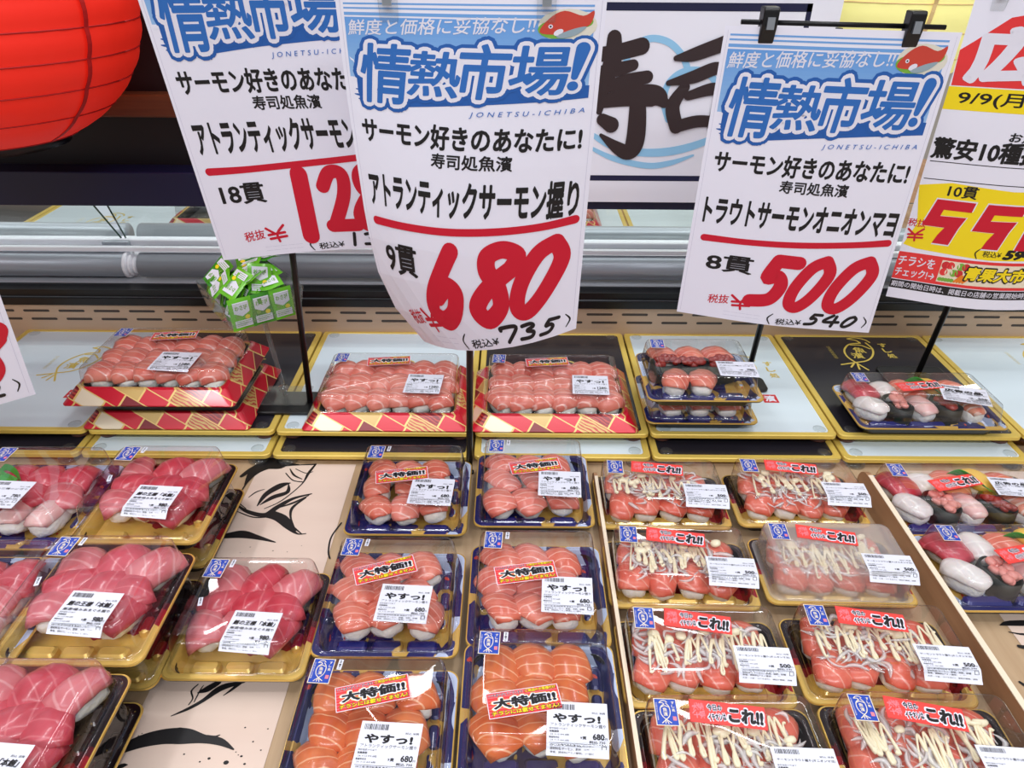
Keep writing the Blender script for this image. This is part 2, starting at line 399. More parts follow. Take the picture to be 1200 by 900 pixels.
class Art:
    """flat artwork, x to the right and y DOWN, laid out in millimetres"""
    def __init__(s): s.items = []; s.mats = []; s.n = 0
    def mi(s, m):
        if m not in s.mats: s.mats.append(m)
        return s.mats.index(m)
    def raw(s, vs, fs, m, layer, off=None): s.items.append((vs, fs, s.mi(m), layer, off))
    def poly(s, pts, m, layer=1): s.raw(list(pts), [tuple(range(len(pts)))], m, layer)
    def rect(s, x0, y0, x1, y1, m, layer=1, rot=0.0):
        cx, cy = (x0 + x1) / 2, (y0 + y1) / 2; c, sn = math.cos(R(rot)), math.sin(R(rot))
        s.poly([(cx + (x - cx) * c - (y - cy) * sn, cy + (x - cx) * sn + (y - cy) * c) for x, y in ((x0, y0), (x1, y0), (x1, y1), (x0, y1))], m, layer)
    def ell(s, cx, cy, rx, ry, m, layer=1, n=20, rot=0):
        c, sn = math.cos(R(rot)), math.sin(R(rot))
        s.poly([(cx + rx * math.cos(a) * c - ry * math.sin(a) * sn, cy + rx * math.cos(a) * sn + ry * math.sin(a) * c) for a in [2 * math.pi * k / n for k in range(n)]], m, layer)
    def text(s, t, x0, y0, x1, y1, m, layer=2, bold=0.0, res=3, rot=0.0, shear=0.0, space=1.0, rise=0.0, keep=None):
        vs, fs, (a, b, c, d), _o = glyphs(t, bold, res, space)
        cx, cy = (x0 + x1) / 2, (y0 + y1) / 2; co, sn = math.cos(R(rot)), math.sin(R(rot)); o = []
        for x, y in vs:
            fx = (x - a) / (c - a) if c > a else 0; fy = (d - y) / (d - b) if d > b else 0
            X = x0 + fx * (x1 - x0) + shear * (0.5 - fy) * (y1 - y0); Y = y0 + fy * (y1 - y0) - rise * (fx - 0.5)
            o.append((cx + (X - cx) * co - (Y - cy) * sn, cy + (X - cx) * sn + (Y - cy) * co))
        s.raw(o, fs, m, layer, glyphs(t, bold, res, space)[3])
    def stroke(s, pts, w, m, layer=2, seg=7, closed=False, ends=True):
        """brush stroke: pts (x, y) or (x, y, width)"""
        P = spline([(p[0], p[1], p[2] if len(p) > 2 else w) for p in pts], seg, closed)
        vs = []; fs = []; n = len(P)
        for i in range(n):
            x, y, ww = P[i]; a = P[max(0, i - 1)]; b = P[min(n - 1, i + 1)]
            L = math.hypot(b[0] - a[0], b[1] - a[1]) or 1; nx, ny = -(b[1] - a[1]) / L * ww / 2, (b[0] - a[0]) / L * ww / 2
            vs += [(x + nx, y + ny), (x - nx, y - ny)]
        fs = [(2 * i, 2 * i + 2, 2 * i + 3, 2 * i + 1) for i in range(n - 1)]
        off = [.7 * (i // 2) / n for i in range(2 * n)]
        if ends:
            for e, q in ((0, 1), (n - 1, n - 2)):
                x, y, ww = P[e]; a0 = math.atan2(y - P[q][1], x - P[q][0]); k = len(vs)
                vs += [(x + ww / 2 * math.cos(a0 + (t - 4) * math.pi / 8), y + ww / 2 * math.sin(a0 + (t - 4) * math.pi / 8)) for t in range(9)]; fs.append(tuple(range(k, k + 9))); off += [off[2 * e]] * 9
        s.raw(vs, fs, m, layer, off)
    def mesh(s, name, f, cuts=None, lift=0.00012):
        """f(x, y) -> (point, normal); cuts = (xs, ys) lines along which the flat artwork is split so that it can follow a curved sheet"""
        bm = bmesh.new(); q = 0
        for vs, fs, mi, layer, off in s.items:
            bv = []
            for i, (x, y) in enumerate(vs): bv.append(bm.verts.new((x, y, layer + (off[i] if off else 0))))
            q = 0
            for fc in fs:
                try: face = bm.faces.new([bv[i] for i in fc]); face.material_index = mi
                except ValueError: pass
        if cuts:
            for ax in (0, 1):
                for cval in cuts[ax]:
                    co = (cval, 0, 0) if ax == 0 else (0, cval, 0); no = (1, 0, 0) if ax == 0 else (0, 1, 0)
                    bmesh.ops.bisect_plane(bm, geom=bm.verts[:] + bm.edges[:] + bm.faces[:], plane_co=co, plane_no=no)
        for v in bm.verts:
            p, n = f(v.co.x, v.co.y); v.co = p + n * (v.co.z * lift)
        me = bpy.data.meshes.new(name); bm.to_mesh(me); bm.free()
        for m in s.mats: me.materials.append(m)
        return me

DIG = {'6': [[(.62, .03), (.42, .32), (.16, .66), (.12, .88), (.36, .98), (.62, .86), (.70, .62), (.52, .52), (.30, .64)]],
       '8': [[(.86, .30), (.98, .12), (.70, .03), (.42, .12), (.40, .32), (.60, .52), (.66, .80), (.38, .97), (.20, .80), (.44, .54), (.90, .28)]],
       '0': [[(.78, .03), (.48, .18), (.20, .58), (.14, .90), (.34, .97), (.64, .72), (.90, .28), (.78, .03)]],
       '5': [[(.98, .06), (.52, .05)], [(.52, .05), (.34, .42), (.58, .38), (.68, .58), (.48, .88), (.04, .96)]],
       '1': [[(.56, .0), (.44, 1.0)]],
       '2': [[(.12, .26), (.40, .04), (.74, .08), (.66, .42), (.22, .90)], [(.12, .93), (.86, .93)]],
       '7': [[(.05, .2), (.1, .05), (.9, .08), (.4, 1.0)]], '3': [[(.15, .1), (.6, .02), (.75, .2), (.4, .45), (.75, .6), (.6, .92), (.05, .95)]],
       '4': [[(.6, .02), (.05, .6), (.95, .6)], [(.8, .1), (.55, 1.0)]]}
def digit(A, ch, x0, y0, x1, y1, w, m, layer=3):
    for st in DIG[ch]: A.stroke([(x0 + a * (x1 - x0), y0 + b * (y1 - y0)) for a, b in st], w, m, layer, seg=8)
def yen(A, x0, y0, x1, y1, w, m):
    X = lambda a: x0 + a * (x1 - x0); Yy = lambda b: y0 + b * (y1 - y0)
    for st in ([(.05, .12), (.45, .5)], [(.95, .0), (.55, .5), (.58, 1.0)], [(.1, .55), (.95, .45)], [(.15, .8), (1., .7)]): A.stroke([(X(a), Yy(b)) for a, b in st], w, m, 3, seg=3)
def fish_logo(A, cx, cy, s, m, layer=3, w=1.0, rot=0):
    c, sn = math.cos(R(rot)), math.sin(R(rot))
    T = lambda p: (cx + (p[0] * c - p[1] * sn) * s, cy + (p[0] * sn + p[1] * c) * s)
    for st in (((-.40, -.78), (-.22, -.96), (.06, -.98), (.22, -.86)), ((-.40, -.78), (-.16, -.80), (-.02, -.68)), ((-.02, -.68), (-.3, -.44), (-.38, 0.), (-.26, .38), (0, .64), (.36, .92)), ((.12, -.78), (.34, -.46), (.38, 0.), (.26, .38), (0, .64), (-.34, .96)),
               ((-.04, .74), (-.08, .98)), ((.06, .74), (.14, 1.0)), ((-.26, -.42), (0, -.54), (.27, -.44))):
        A.stroke([T(p) for p in st], w, m, layer, seg=5)
    for ch, y0 in (('魚', -.20), ('濱', .18)):
        x, y = T((0, y0)); A.text(ch, x - .17 * s, y - .17 * s, x + .17 * s, y + .17 * s, m, layer, bold=.02, res=1)

# ------------------------------------------------------------------ setting: display case
mb = MB().box((-1.6, 0.05, DECK - 0.06), (1.6, 0.83, DECK)); d = struct(mb.build('floor_case_deck', WOOD))
mb = MB().box((-1.6, 0.83, DECK - 0.06), (1.6, 1.35, LOWB - 0.02)); struct(mb.build('trim_1', WOODP))
# tan slotted riser behind the boards, with its slots
RY = 1.10
zr0, zr1 = UPB - 0.02, V(600, 360, RY).z
A = Art(); A.rect(-1500, 0, 1500, (zr1 - zr0) * 1000, TAN, 0)
hh = (zr1 - zr0) * 1000
for r_ in range(2):
    for k in range(-25, 25):
        x = k * 59 + (9 if r_ else 0) + 6; yy = 10 if r_ == 0 else 25
        A.rect(x + 2, yy, x + 42, yy + 4.2, SLOT, 1); A.ell(x + 2, yy + 2.1, 2, 2.1, SLOT, 1.2, 8); A.ell(x + 42, yy + 2.1, 2, 2.1, SLOT, 1.2, 8)
me = A.mesh('wall_riser', lambda x, y: (Vector((x / 1000, RY, zr1 - y / 1000)), Vector((0, -1, 0))), lift=0.0004)
struct(link('wall_riser', me))
zb0, zb1 = zr1, V(600, 343.5, RY).z
mb = MB(); mb.box((-1.6, RY - 0.004, zb0), (1.6, RY + 0.03, zb0 + 0.0125)); mb.box((-1.6, RY + 0.002, zb0 + 0.0135), (1.6, RY + 0.03, zb1)); mb.box((-1.6, RY + 0.001, zb0 + 0.0125), (1.6, RY + 0.02, zb0 + 0.0135), 1)
struct(mb.build('trim_2', [BLACK, STEEL]))
struct(MB().box((-1.6, RY + 0.03, zb0), (1.6, 1.32, zb1 + 0.002)).build('trim_3', mat('grey_ledge_paint', (196, 200, 206), .3, .1)))
# far deck on the other side of the island case
FARZ = CZ - 0.49
struct(MB().box((-1.6, 1.32, FARZ - 0.08), (1.6, 2.0, FARZ - 0.004)).build('trim_4', WOODP))
struct(MB().box((-3, 3.2, 0), (3, 3.3, 3.2)).build('wall_back', mat('shop_wall', (206, 198, 186), 0.6)))
struct(MB().box((-3, -2.5, -0.05), (3, 3.3, 0)).build('floor', mat('shop_floor', (190, 186, 180), 0.4)))
mb = MB().box((-1.6, 0.09, 0), (1.6, 1.9, DECK - 0.06)); struct(mb.build('trim_case_body', mat('case_body', (60, 58, 60), 0.5)))

# rails
rail = thing('case_top_rail', 'grey and white metal rail running along the back of the display case', 'rail', (0, 1.2, zb1))
def rel(p): return tuple(Vector(p) - Vector((0, 1.2, zb1)))
cz_ = V(600, 313, 1.15).z; xb = V(150, 305, 1.15).x
for a, b in ((-1.6, xb - 0.004), (xb + 0.022, 1.6)):
    MB().tube([rel((a, 1.15, cz_)), rel((b, 1.15, cz_))], 0.0205, 20).build('tube', TUBE, rail, True)
for k in range(3):
    MB().tube([rel((xb - 0.002 + k * 0.007, 1.15, cz_)), rel((xb + 0.003 + k * 0.007, 1.15, cz_))], 0.022 - 0.003 * k, 20).build('tube_collar', WHITE, rail, True)
z1 = V(600, 298, 1.16).z
MB().box(rel((-1.6, 1.150, V(600, 298, 1.15).z)), rel((1.6, 1.160, V(600, 293.5, 1.15).z))).build('white_strip', WHITE, rail)
cz2 = V(600, 282, 1.2).z; xb2 = V(150, 283, 1.2).x
for a, b in ((-1.6, xb2 - 0.004), (xb2 + 0.02, 1.6)):
    MB().tube([rel((a, 1.215, cz2)), rel((b, 1.215, cz2))], 0.021, 20).build('tube', TUBE, rail, True)
MB().box(rel((-1.6, 1.178, V(600, 291.5, 1.178).z)), rel((1.6, 1.2, V(600, 284, 1.178).z))).build('glass_channel', WHITE, rail, bevel=0.003)
MB().box(rel((xb2 - 0.03, 1.17, cz2 - 0.01)), rel((xb2 + 0.016, 1.2, cz2 + 0.004))).build('bracket', TUBE, rail, bevel=0.003)
MB().box(rel((-1.6, 1.16, zb1 + 0.002)), rel((xb, 1.176, z1))).build('strip_support', WHITE, rail)
# leaning glass panes
for nm, x0, x1, lab in (('glass_pane', -1.3, xb2, 'glass pane left of the rail joint, showing its dark green edge'), ('glass_pane', xb2 + 0.006, 1.3, 'long glass pane right of the rail joint above the grey tube')):
    p = MB(); y0, y1, za, zc = 1.186, 1.15, cz2 - 0.002, cz2 + 0.085; t_ = 0.005
    p.add([(x0, y0, za), (x1, y0, za), (x1 - (0.02 if x0 < -1 else 0), y1, zc), (x0, y1, zc), (x0, y0 + t_, za), (x1, y0 + t_, za), (x1 - (0.02 if x0 < -1 else 0), y1 + t_, zc), (x0, y1 + t_, zc)],
          [(0, 1, 2, 3), (7, 6, 5, 4)], 0)
    p.add(p.v[:8], [(1, 5, 6, 2), (3, 2, 6, 7), (0, 4, 5, 1), (0, 3, 7, 4)], 1)
    tag(p.build(nm, [GLASS, GREENEDGE]), lab, 'glass pane', 'glass partition panes')

# canopy: navy beam, dark panel, brown beam
FY = 1.10
zt, zbm = V(600, 205, FY).z, V(600, 245, FY).z
struct(MB().box((-1.6, FY, zbm), (0.36, FY + 0.05, zt)).build('trim_5', NAVY, bevel=0.002))
struct(MB().box((-1.6, FY + 0.045, zt - 0.01), (0.36, FY + 0.09, zt + 0.4)).build('wall_canopy', DARK))
struct(MB().box((-1.6, FY + 0.02, V(100, 141, FY).z), (0.0, FY + 0.05, V(100, 113, FY).z)).build('trim_6', BROWN, bevel=0.003))

# ------------------------------------------------------------------ display boards (upper row, lower row, far side)
def board(x0, x1, y0, y1, z, light, label, group, logo, seal, ty=0.003):
    w, dp = x1 - x0 - 0.003, y1 - y0; face, ink = (BOARDW, GOLDINK) if light else (BOARDK, GOLDINK)
    o = thing('display_board', label, 'display board', ((x0 + x1) / 2, (y0 + y1) / 2, z), 0, group)
    m = MB(); m.rings([rrect(w, dp, .008, -.006), rrect(w, dp, .008, -.001), rrect(w - .002, dp - .002, .008, 0), rrect(w - .016, dp - .016, .006, 0), rrect(w - .018, dp - .018, .006, -.001)], 0, True)
    m.build('gold_rim', GOLD, o)
    MB().add(rrect(w - .017, dp - .017, .006, -.0009), [tuple(range(28))]).build('face_panel', face, o)
    A = Art()
    if logo:
        cx, cy = logo; fish_logo(A, cx, cy, 56, ink, 1, 3.0, rot=28)
        A.text('すし処', cx + 34, cy - 26, cx + 44, cy + 20, ink, 1, bold=.03, res=1) if False else None
        for i, ch in enumerate('すし処'): A.text(ch, cx + 44, cy - 34 + i * 18, cx + 58, cy - 20 + i * 18, ink, 1, bold=.03, res=2)
        A.text('SUSHIDOKORO', cx - 62, cy - 4, cx - 22, cy + 2, ink, 1, rot=90, res=1, space=1.6)
        if seal:
            sx, sy = seal; B_ = Art(); B_.rect(sx - 11, sy - 11, sx + 11, sy + 11, SEAL, 1); B_.text('濱', sx - 8, sy - 8, sx + 8, sy + 8, WINK, 2, bold=.04, res=1); link('seal_print', B_.mesh('seal_print', lambda x, y: (Vector((x / 1000, -y / 1000, -.0008)), Vector((0, 0, 1))), lift=.00012), o)
        me = A.mesh('logo_print', lambda x, y: (Vector((x / 1000, -y / 1000, -.0008)), Vector((0, 0, 1))), lift=.00012); link('logo_print', me, o)
    for sx in (-1, 1):
        for sy in (-1, 1):
            q = MB(); q.rings([[(sx * (w / 2 - .02) + r * math.cos(a), sy * (dp / 2 - .016) + r * math.sin(a), zz) for a in [2 * math.pi * k / 14 for k in range(14)]] for r, zz in ((.0085, -.0008), (.0085, .0002), (.006, .0008), (.002, .0008))], 0, False, True)
            q.build('screw_disc', ACRYL, o, True)
    return o
ub, uf = U(600, 389, UPB).y, U(600, 508, UPB).y
seams = [-.83, -.577, U(320, 508, UPB).x, U(555, 508, UPB).x, U(762, 508, UPB).x, U(982, 508, UPB).x, U(1197, 508, UPB).x, U(1197, 508, UPB).x + .25]
UL = ['pale board with gold fish and red seal left of the red patchwork packs', 'black board under the clear wasabi stand, behind the small black base', 'pale board mostly covered by the salmon pack left of the centre pole',
      'black board covered by the salmon pack right of the centre pole', 'pale board with a red seal beside the two stacked blue packs', 'black board with gold fish under the mixed sushi pack at right', 'pale board at the right edge beyond the mixed sushi pack']
UL = [UL[0] if False else 'pale board at the far left edge of the upper row', UL[0], UL[1], UL[2], UL[3], UL[4], UL[5], UL[6]]
seams = [-.83, -.577] + seams[2:]
lights = [1, 0, 1, 0, 1, 0, 1]
LB = ['pale upper board with a gold fish and red seal, left of the red patchwork packs', 'black upper board under the clear wasabi stand', 'pale upper board under the salmon platter left of the centre pole',
      'black upper board under the salmon platter right of the centre pole', 'pale upper board with a red seal beside the stacked blue packs', 'black upper board with a gold fish under the mixed sushi pack', 'pale upper board at the right edge, beyond the black fish board']
seams[1] = U(96, 508, UPB).x
seams[0] = seams[1] - .25
for i in range(7):
    lg = {0: (20, -35), 1: (0, -20), 4: (38, -20), 5: (-5, -85), 6: (30, -70), 2: (0, 0), 3: (0, 0)}[i]
    board(seams[i], seams[i + 1], uf, ub, UPB, lights[i], LB[i], 'boards of the upper row', lg, (62, 56) if i in (0, 4) else ((80, 30) if i == 6 else (55, 48)))
lf = U(600, 535.5, LOWB).y
LL = ['black lower board at the left edge, above the tuna packs', 'pale lower board below the red patchwork packs', 'black lower board above the bare ink-painted mat', 'pale lower board right of the centre pole',
      'black lower board below the stacked blue packs', 'pale lower board below the mixed sushi pack at right']
ls = seams[0:1] + seams[1:7]
for i in range(6):
    board(ls[i], ls[i + 1], lf, lf + .24, LOWB, not lights[i], LL[i], 'boards of the lower row', None, None)
# clear standoff pegs under the boards
def peg(x, y, z0, z1, label, grp, r=.009, m=ACRYL):
    o = thing('board_peg', label, 'peg', (x, y, z0), 0, grp)
    MB().tube([(0, 0, 0), (0, 0, z1 - z0)], r, 16).build('peg_shaft', m, o, True)
    MB().tube([(0, 0, 0), (0, 0, .004)], r * 1.5, 16).build('peg_foot', m, o, True)
for i in range(7):
    for sx, xx in ((1, ls[i] + .02), (-1, ls[i] - .02)):
        peg(xx, lf + .0095, DECK, LOWB - .0062, 'clear peg holding up a front corner of a lower board', 'clear pegs under the lower boards')
        peg(xx, uf + .022, LOWB + .0004, UPB - .0062, 'short brown peg between an upper board and the lower board beneath it', 'short pegs between the two rows of boards', .009, mat('brown_peg', (96, 60, 50), .3))
for x0, w_, lt, lab in ((V(205, 260, 1.4).x - .5, .3, 0, 'dark board beyond the glass at the left edge'), (U(33, 260, FARZ).x, .36, 1, 'pale board with a gold logo seen through the glass at left'), (U(33, 260, FARZ).x + .36, .36, 0, 'dark board beyond the glass in the middle'), (U(33, 260, FARZ).x + .72, .5, 1, 'pale board beyond the glass behind the hanging poster'), (U(33, 260, FARZ).x + 1.22, .5, 1, 'pale board beyond the glass between the 680 and 500 price signs')):
    if w_ == .3: x0 = U(33, 260, FARZ).x - .3
    board(x0, x0 + w_, 1.33, 1.66, FARZ, lt, lab, 'boards on the far side of the case', (-40, 60) if lt else None, None)

# ------------------------------------------------------------------ dividers and ink-painted mats on the deck
def divider(x, y0, y1, z1, t_, label):
    o = thing('wooden_divider', label, 'divider', (x, y0, DECK))
    m = MB(); h = z1 - DECK; pr = []
    prof = [(0, 0), (y1 - y0, 0), (y1 - y0, h * .6)] + [(y1 - y0 - .018 + .018 * math.cos(a), h - .018 + .018 * math.sin(a)) for a in [R(20 + 10 * k) for k in range(8)]] + [(0, h)]
    prof = [(a, min(b, h)) for a, b in prof]
    n = len(prof); vs = [(-t_ / 2, a, b) for a, b in prof] + [(t_ / 2, a, b) for a, b in prof]
    m.add(vs, [tuple(range(n))[::-1], tuple(range(n, 2 * n))] + [(i, (i + 1) % n, n + (i + 1) % n, n + i) for i in range(n)])
    m.build('board', WOODP, o)
    MB().box((-t_ / 2, 0, h + .0002), (t_ / 2, y1 - y0 - .02, h + .0012)).build('pale_lit_edge', PALEEDGE, o)  # pale top edge; on the brown divider it paints the light catching the wood
    return o
xd1 = U(697, 552, CZ - .576).x
divider(xd1, .12, .74, CZ - .573, .004, 'thin pale-edged divider between the salmon packs and the onion salmon packs')
xd2 = U(1012, 546, CZ - .563).x
divider(xd2, .12, U(1012, 546, CZ - .563).y, CZ - .563, .006, 'thick brown wooden divider right of the onion salmon packs')
def mat_sheet(x0, x1, y0, y1, strokes, dots, label):
    A = Art(); A.rect(x0 * 1000, -y1 * 1000, x1 * 1000, -y0 * 1000, MATP, 0)
    for pts, seg in strokes:
        q = []
        for p in pts:
            w = U(p[0], p[1], DECK); q.append((w.x * 1000, -w.y * 1000, p[2] * (2.5 if p[1] < 720 else 1.35)))
        A.stroke(q, 1, INK, 1, seg)
    for px, py, r_ in dots:
        w = U(px, py, DECK); A.ell(w.x * 1000, -w.y * 1000, r_, r_ * .8, INK, 1, 8)
    me = A.mesh('painted_mat', lambda x, y: (Vector((x / 1000, -y / 1000, DECK + .0006)), Vector((0, 0, 1))), lift=.0002)
    tag(link('painted_mat', me), label, 'mat', 'ink painted mats')
z4 = lambda x, y, w: (x / 3, 500 + y / 3, w)
zz4 = lambda x, y, w: (100 + x / 4.615, 780 + y / 4.615, w)
fish1 = [([z4(845, 235, .6), z4(880, 185, 1), z4(940, 150, .8), z4(1030, 138, .6), z4(1110, 134, 1.2)], 6),
         ([z4(1110, 134, 1), z4(1085, 165, 1.6), z4(1060, 205, .7), z4(990, 262, .7), z4(930, 290, .5)], 6),
         ([z4(862, 205, 1), z4(890, 165, 5), z4(940, 138, 7), z4(985, 140, 5), z4(1010, 136, 1)], 6),
         ([z4(905, 120, 2), z4(960, 122, 5), z4(1000, 135, 2)], 6), ([z4(1005, 165, .6), z4(1030, 190, .7), z4(1065, 196, .7)], 6),
         ([z4(1040, 150, .5), z4(1075, 165, .6), z4(1100, 160, .5)], 5),
         ([z4(905, 280, .6), z4(935, 240, 3), z4(985, 210, 4), z4(1020, 200, .8)], 6), ([z4(915, 276, .6), z4(960, 250, 3), z4(1010, 232, 2.4), z4(1015, 205, .6)], 6),
         ([z4(832, 275, .7), z4(870, 300, 2.2), z4(930, 312, 3), z4(975, 285, 3), z4(1030, 255, 2), z4(1095, 238, .8)], 6),
         ([z4(930, 312, 3), z4(975, 322, 4), z4(1015, 355, 3), z4(1045, 378, 1), z4(1075, 378, .6)], 6), ([z4(955, 300, 2), z4(1000, 320, 2.5), z4(1030, 350, 1)], 6),
         ([z4(1075, 252, .8), z4(1030, 285, 1.6), z4(1022, 320, 1), z4(1038, 368, 1)], 6), ([z4(835, 300, .5), z4(890, 320, .8), z4(940, 320, .6)], 5),
         ([z4(850, 175, 2), z4(890, 150, 4), z4(950, 128, 6), z4(1000, 132, 3), z4(1050, 136, 1)], 6), ([z4(1020, 150, .5), z4(1034, 172, 1.2), z4(1062, 186, .5)], 5), ([z4(875, 250, .5), z4(900, 232, .8), z4(930, 222, .4)], 5),
         ([z4(985, 285, .8), z4(1035, 268, 1.4), z4(1085, 244, .6)], 5), ([z4(960, 312, 1), z4(1010, 340, 1.6), z4(1060, 378, .5)], 5), ([z4(840, 238, .5), z4(838, 265, .6), z4(865, 290, .5)], 5),
         ([z4(765, 392, 1), z4(800, 385, 3.6), z4(850, 380, 5), z4(900, 390, 3), z4(968, 408, .6)], 6),
         ([z4(1200, 340, .8), z4(1165, 390, .8), z4(1155, 440, .8), z4(1160, 465, .7)], 6),
         ([zz4(860, 92, 1.5), zz4(740, 122, 5), zz4(640, 190, 3), zz4(560, 235, 2.4), zz4(465, 276, .6)], 6), ([zz4(610, 105, 1), zz4(575, 140, 1.2), zz4(582, 180, 1), zz4(560, 215, .8)], 6),
         ([zz4(720, 95, 4), zz4(660, 130, 5), zz4(610, 150, 1)], 6), ([zz4(640, 110, .6), zz4(620, 140, 1), zz4(590, 200, .7)], 6), ([zz4(840, 95, 3), zz4(790, 135, 2), zz4(748, 165, .6)], 5),
         ([zz4(100, 512, 1), zz4(150, 478, 6), zz4(230, 440, 8), zz4(330, 405, 10), zz4(440, 385, 11), zz4(540, 385, 11), zz4(640, 400, 6), zz4(730, 415, 5), zz4(802, 456, 1)], 7),
         ([zz4(430, 370, 1), zz4(500, 350, 3), zz4(535, 345, .8)], 5), ([zz4(660, 380, .7), zz4(700, 388, 1.6), zz4(728, 378, .6)], 5), ([zz4(150, 560, 1), zz4(200, 545, 3), zz4(228, 540, .8)], 5)]
dots1 = [z4(880, 425, .7), z4(960, 438, .8), z4(1010, 442, .6), z4(845, 445, .5), z4(1060, 420, .5), z4(950, 470, .6)] + [zz4(865, 338, .9), zz4(988, 345, .8), zz4(908, 414, .9), zz4(950, 460, .8), zz4(670, 505, 1.4), zz4(762, 527, 2.4), zz4(845, 493, 1.2), zz4(535, 482, .9), zz4(620, 523, .9), zz4(815, 470, .6), zz4(828, 486, .6), zz4(862, 535, 1.2), zz4(308, 370, .6), zz4(288, 382, .6)]
xr_ = U(416, 549, DECK).x; xl_ = U(183, 805, DECK).x
mat_sheet(xl_ - .004, xr_, .22, .775, fish1, dots1, 'cream mat with black ink fish painting, bare between the tuna and salmon packs')
xm = U(1172, 722, DECK).x
mat_sheet(xm, xm + .3, .2, .77, [([(1172, 733, 1), (1185, 731, 5), (1230, 731, 6)], 5), ([(1182, 741, .8), (1200, 744, 2), (1230, 742, 2)], 5), ([(1194, 758, 3), (1230, 764, 6)], 4), ([(1195, 800, 2), (1240, 830, 5)], 4)], [],
          'cream mat with black brush strokes at the right edge, right of the brown divider')

# ------------------------------------------------------------------ sushi pieces
def blob(a, b, c, box=.5, bend=0., drape=0., taper=0., seed=0, amp=.0006, sub=3, flat=0.):
    bm = bmesh.new(); bmesh.ops.create_icosphere(bm, subdivisions=sub, radius=1)
    for v in bm.verts:
        p = v.co.copy(); mx = max(abs(p.x), abs(p.y), abs(p.z)); p = p * (1 - box + box / mx)
        x, y, z = p
        if flat and z < 0: z *= (1 - flat)
        yy = y * (1 - taper * x)
        q = Vector((x * a / 2, yy * b / 2, z * c / 2))
        q.z -= bend * x * x + drape * y * y
        q += noise.noise_vector(Vector((q.x * 110 + seed * 7.3, q.y * 110, q.z * 110))) * amp
        v.co = q
    return bm
def bmesh_mesh(bm, name, m):
    me = bpy.data.meshes.new(name); bm.to_mesh(me); bm.free(); me.materials.append(m); me.shade_smooth(); return me
TOP = {}
def topping(kind, m, n=4, L=.05, W=.031, T=.0105, bend=.0085, drape=.007, box=.45):
    TOP[kind] = [bmesh_mesh(blob(L * rnd.uniform(.93, 1.07), W * rnd.uniform(.93, 1.07), T, box, bend * rnd.uniform(.6, 1.3), drape, rnd.uniform(-.18, .18), i + hash(kind) % 50 if False else i * 3 + len(kind), .0013), kind + '_topping', m) for i in range(n)]
topping('salmon', SALMON, L=.055, W=.037); topping('orange_salmon', SALMON_O, L=.053, W=.039); topping('pale_salmon', SALMON_P, L=.055, W=.037); topping('trout', TROUT, L=.052, W=.035)
topping('tuna', TUNA, L=.052, W=.036, T=.010, box=.72); topping('fatty_tuna', TORO, L=.052, W=.037, T=.010, box=.72); topping('squid', SQUID); topping('bream', BREAM)
topping('egg', EGG, T=.013, bend=.002, drape=.001); topping('shrimp', fish_mat('shrimp_flesh', (240, 170, 140), (232, 120, 90), (250, 226, 214), 120, .7, .8), W=.028)
topping('rolled_salmon', SALMON_P, L=.047, W=.040, T=.017, bend=.008, drape=.007)
RICEM = [bmesh_mesh(blob(.043, .028, .022, .4, 0, 0, 0, 40 + i, .0016, 3), 'rice', RICE) for i in range(3)]
GUNM = {}
for nm, tm in (('minced_tuna', ROE), ('pink_minced_tuna', NEGI)):
    lst = []
    for i in range(2):
        bm = bmesh.new()
        for k in range(16):
            b2 = blob(.012, .010, .008, .2, 0, 0, 0, i * 20 + k, .0014, 2)
            bmesh.ops.translate(b2, verts=b2.verts, vec=(rnd.uniform(-.015, .015), rnd.uniform(-.007, .007), .0265 + rnd.uniform(-.002, .0045)))
            t_ = bpy.data.meshes.new('tmp'); b2.to_mesh(t_); b2.free(); bm.from_mesh(t_); bpy.data.meshes.remove(t_)
        lst.append(bmesh_mesh(bm, 'topping', tm))
    GUNM[nm] = lst
_n = MB(); _n.rings([rrect(.046, .027, .0125, 0), rrect(.047, .028, .013, .012), rrect(.046, .027, .0125, .026), rrect(.043, .024, .012, .026), rrect(.043, .024, .012, .014)], 0, True, True)
NORIM = _n.mesh('nori_wrap', [NORI], True)
NN = {'salmon': 'salmon_nigiri', 'orange_salmon': 'salmon_nigiri', 'pale_salmon': 'salmon_nigiri', 'rolled_salmon': 'salmon_nigiri', 'trout': 'salmon_nigiri', 'tuna': 'tuna_nigiri', 'fatty_tuna': 'tuna_nigiri', 'squid': 'squid_nigiri', 'bream': 'bream_nigiri', 'egg': 'egg_nigiri', 'shrimp': 'shrimp_nigiri'}
def sushi(kind, pk, lx, ly, yaw, tilt=0., roll=0., z=.0055, label='', group=None):
    """one piece lying inside pack pk (its own thing); lx, ly in the pack's frame"""
    c, s_ = math.cos(pk['rz']), math.sin(pk['rz']); P = pk['loc']
    loc = (P[0] + lx * c - ly * s_, P[1] + lx * s_ + ly * c, P[2] + z)
    gun = kind in GUNM
    o = thing('gunkan_sushi' if gun else NN[kind], label, 'sushi', loc, 0, group)
    o.rotation_euler = Matrix.Rotation(pk['rz'] + yaw, 3, 'Z').to_euler() if not (tilt or roll) else (Matrix.Rotation(pk['rz'] + yaw, 3, 'Z') @ Matrix.Rotation(tilt, 3, 'Y') @ Matrix.Rotation(roll, 3, 'X')).to_euler()
    if gun:
        link('nori_wrap', NORIM, o); link('minced_topping', rnd.choice(GUNM[kind]), o)
    else:
        r = link('rice', rnd.choice(RICEM), o); r.location = (0, 0, .0112)
        t = link('fish_topping' if kind != 'egg' else 'egg_topping', rnd.choice(TOP[kind]), o); t.location = (0, 0, .0262 if kind != 'rolled_salmon' else .027)
        t.scale = (rnd.uniform(.95, 1.05), rnd.uniform(.95, 1.05), 1)
    return o

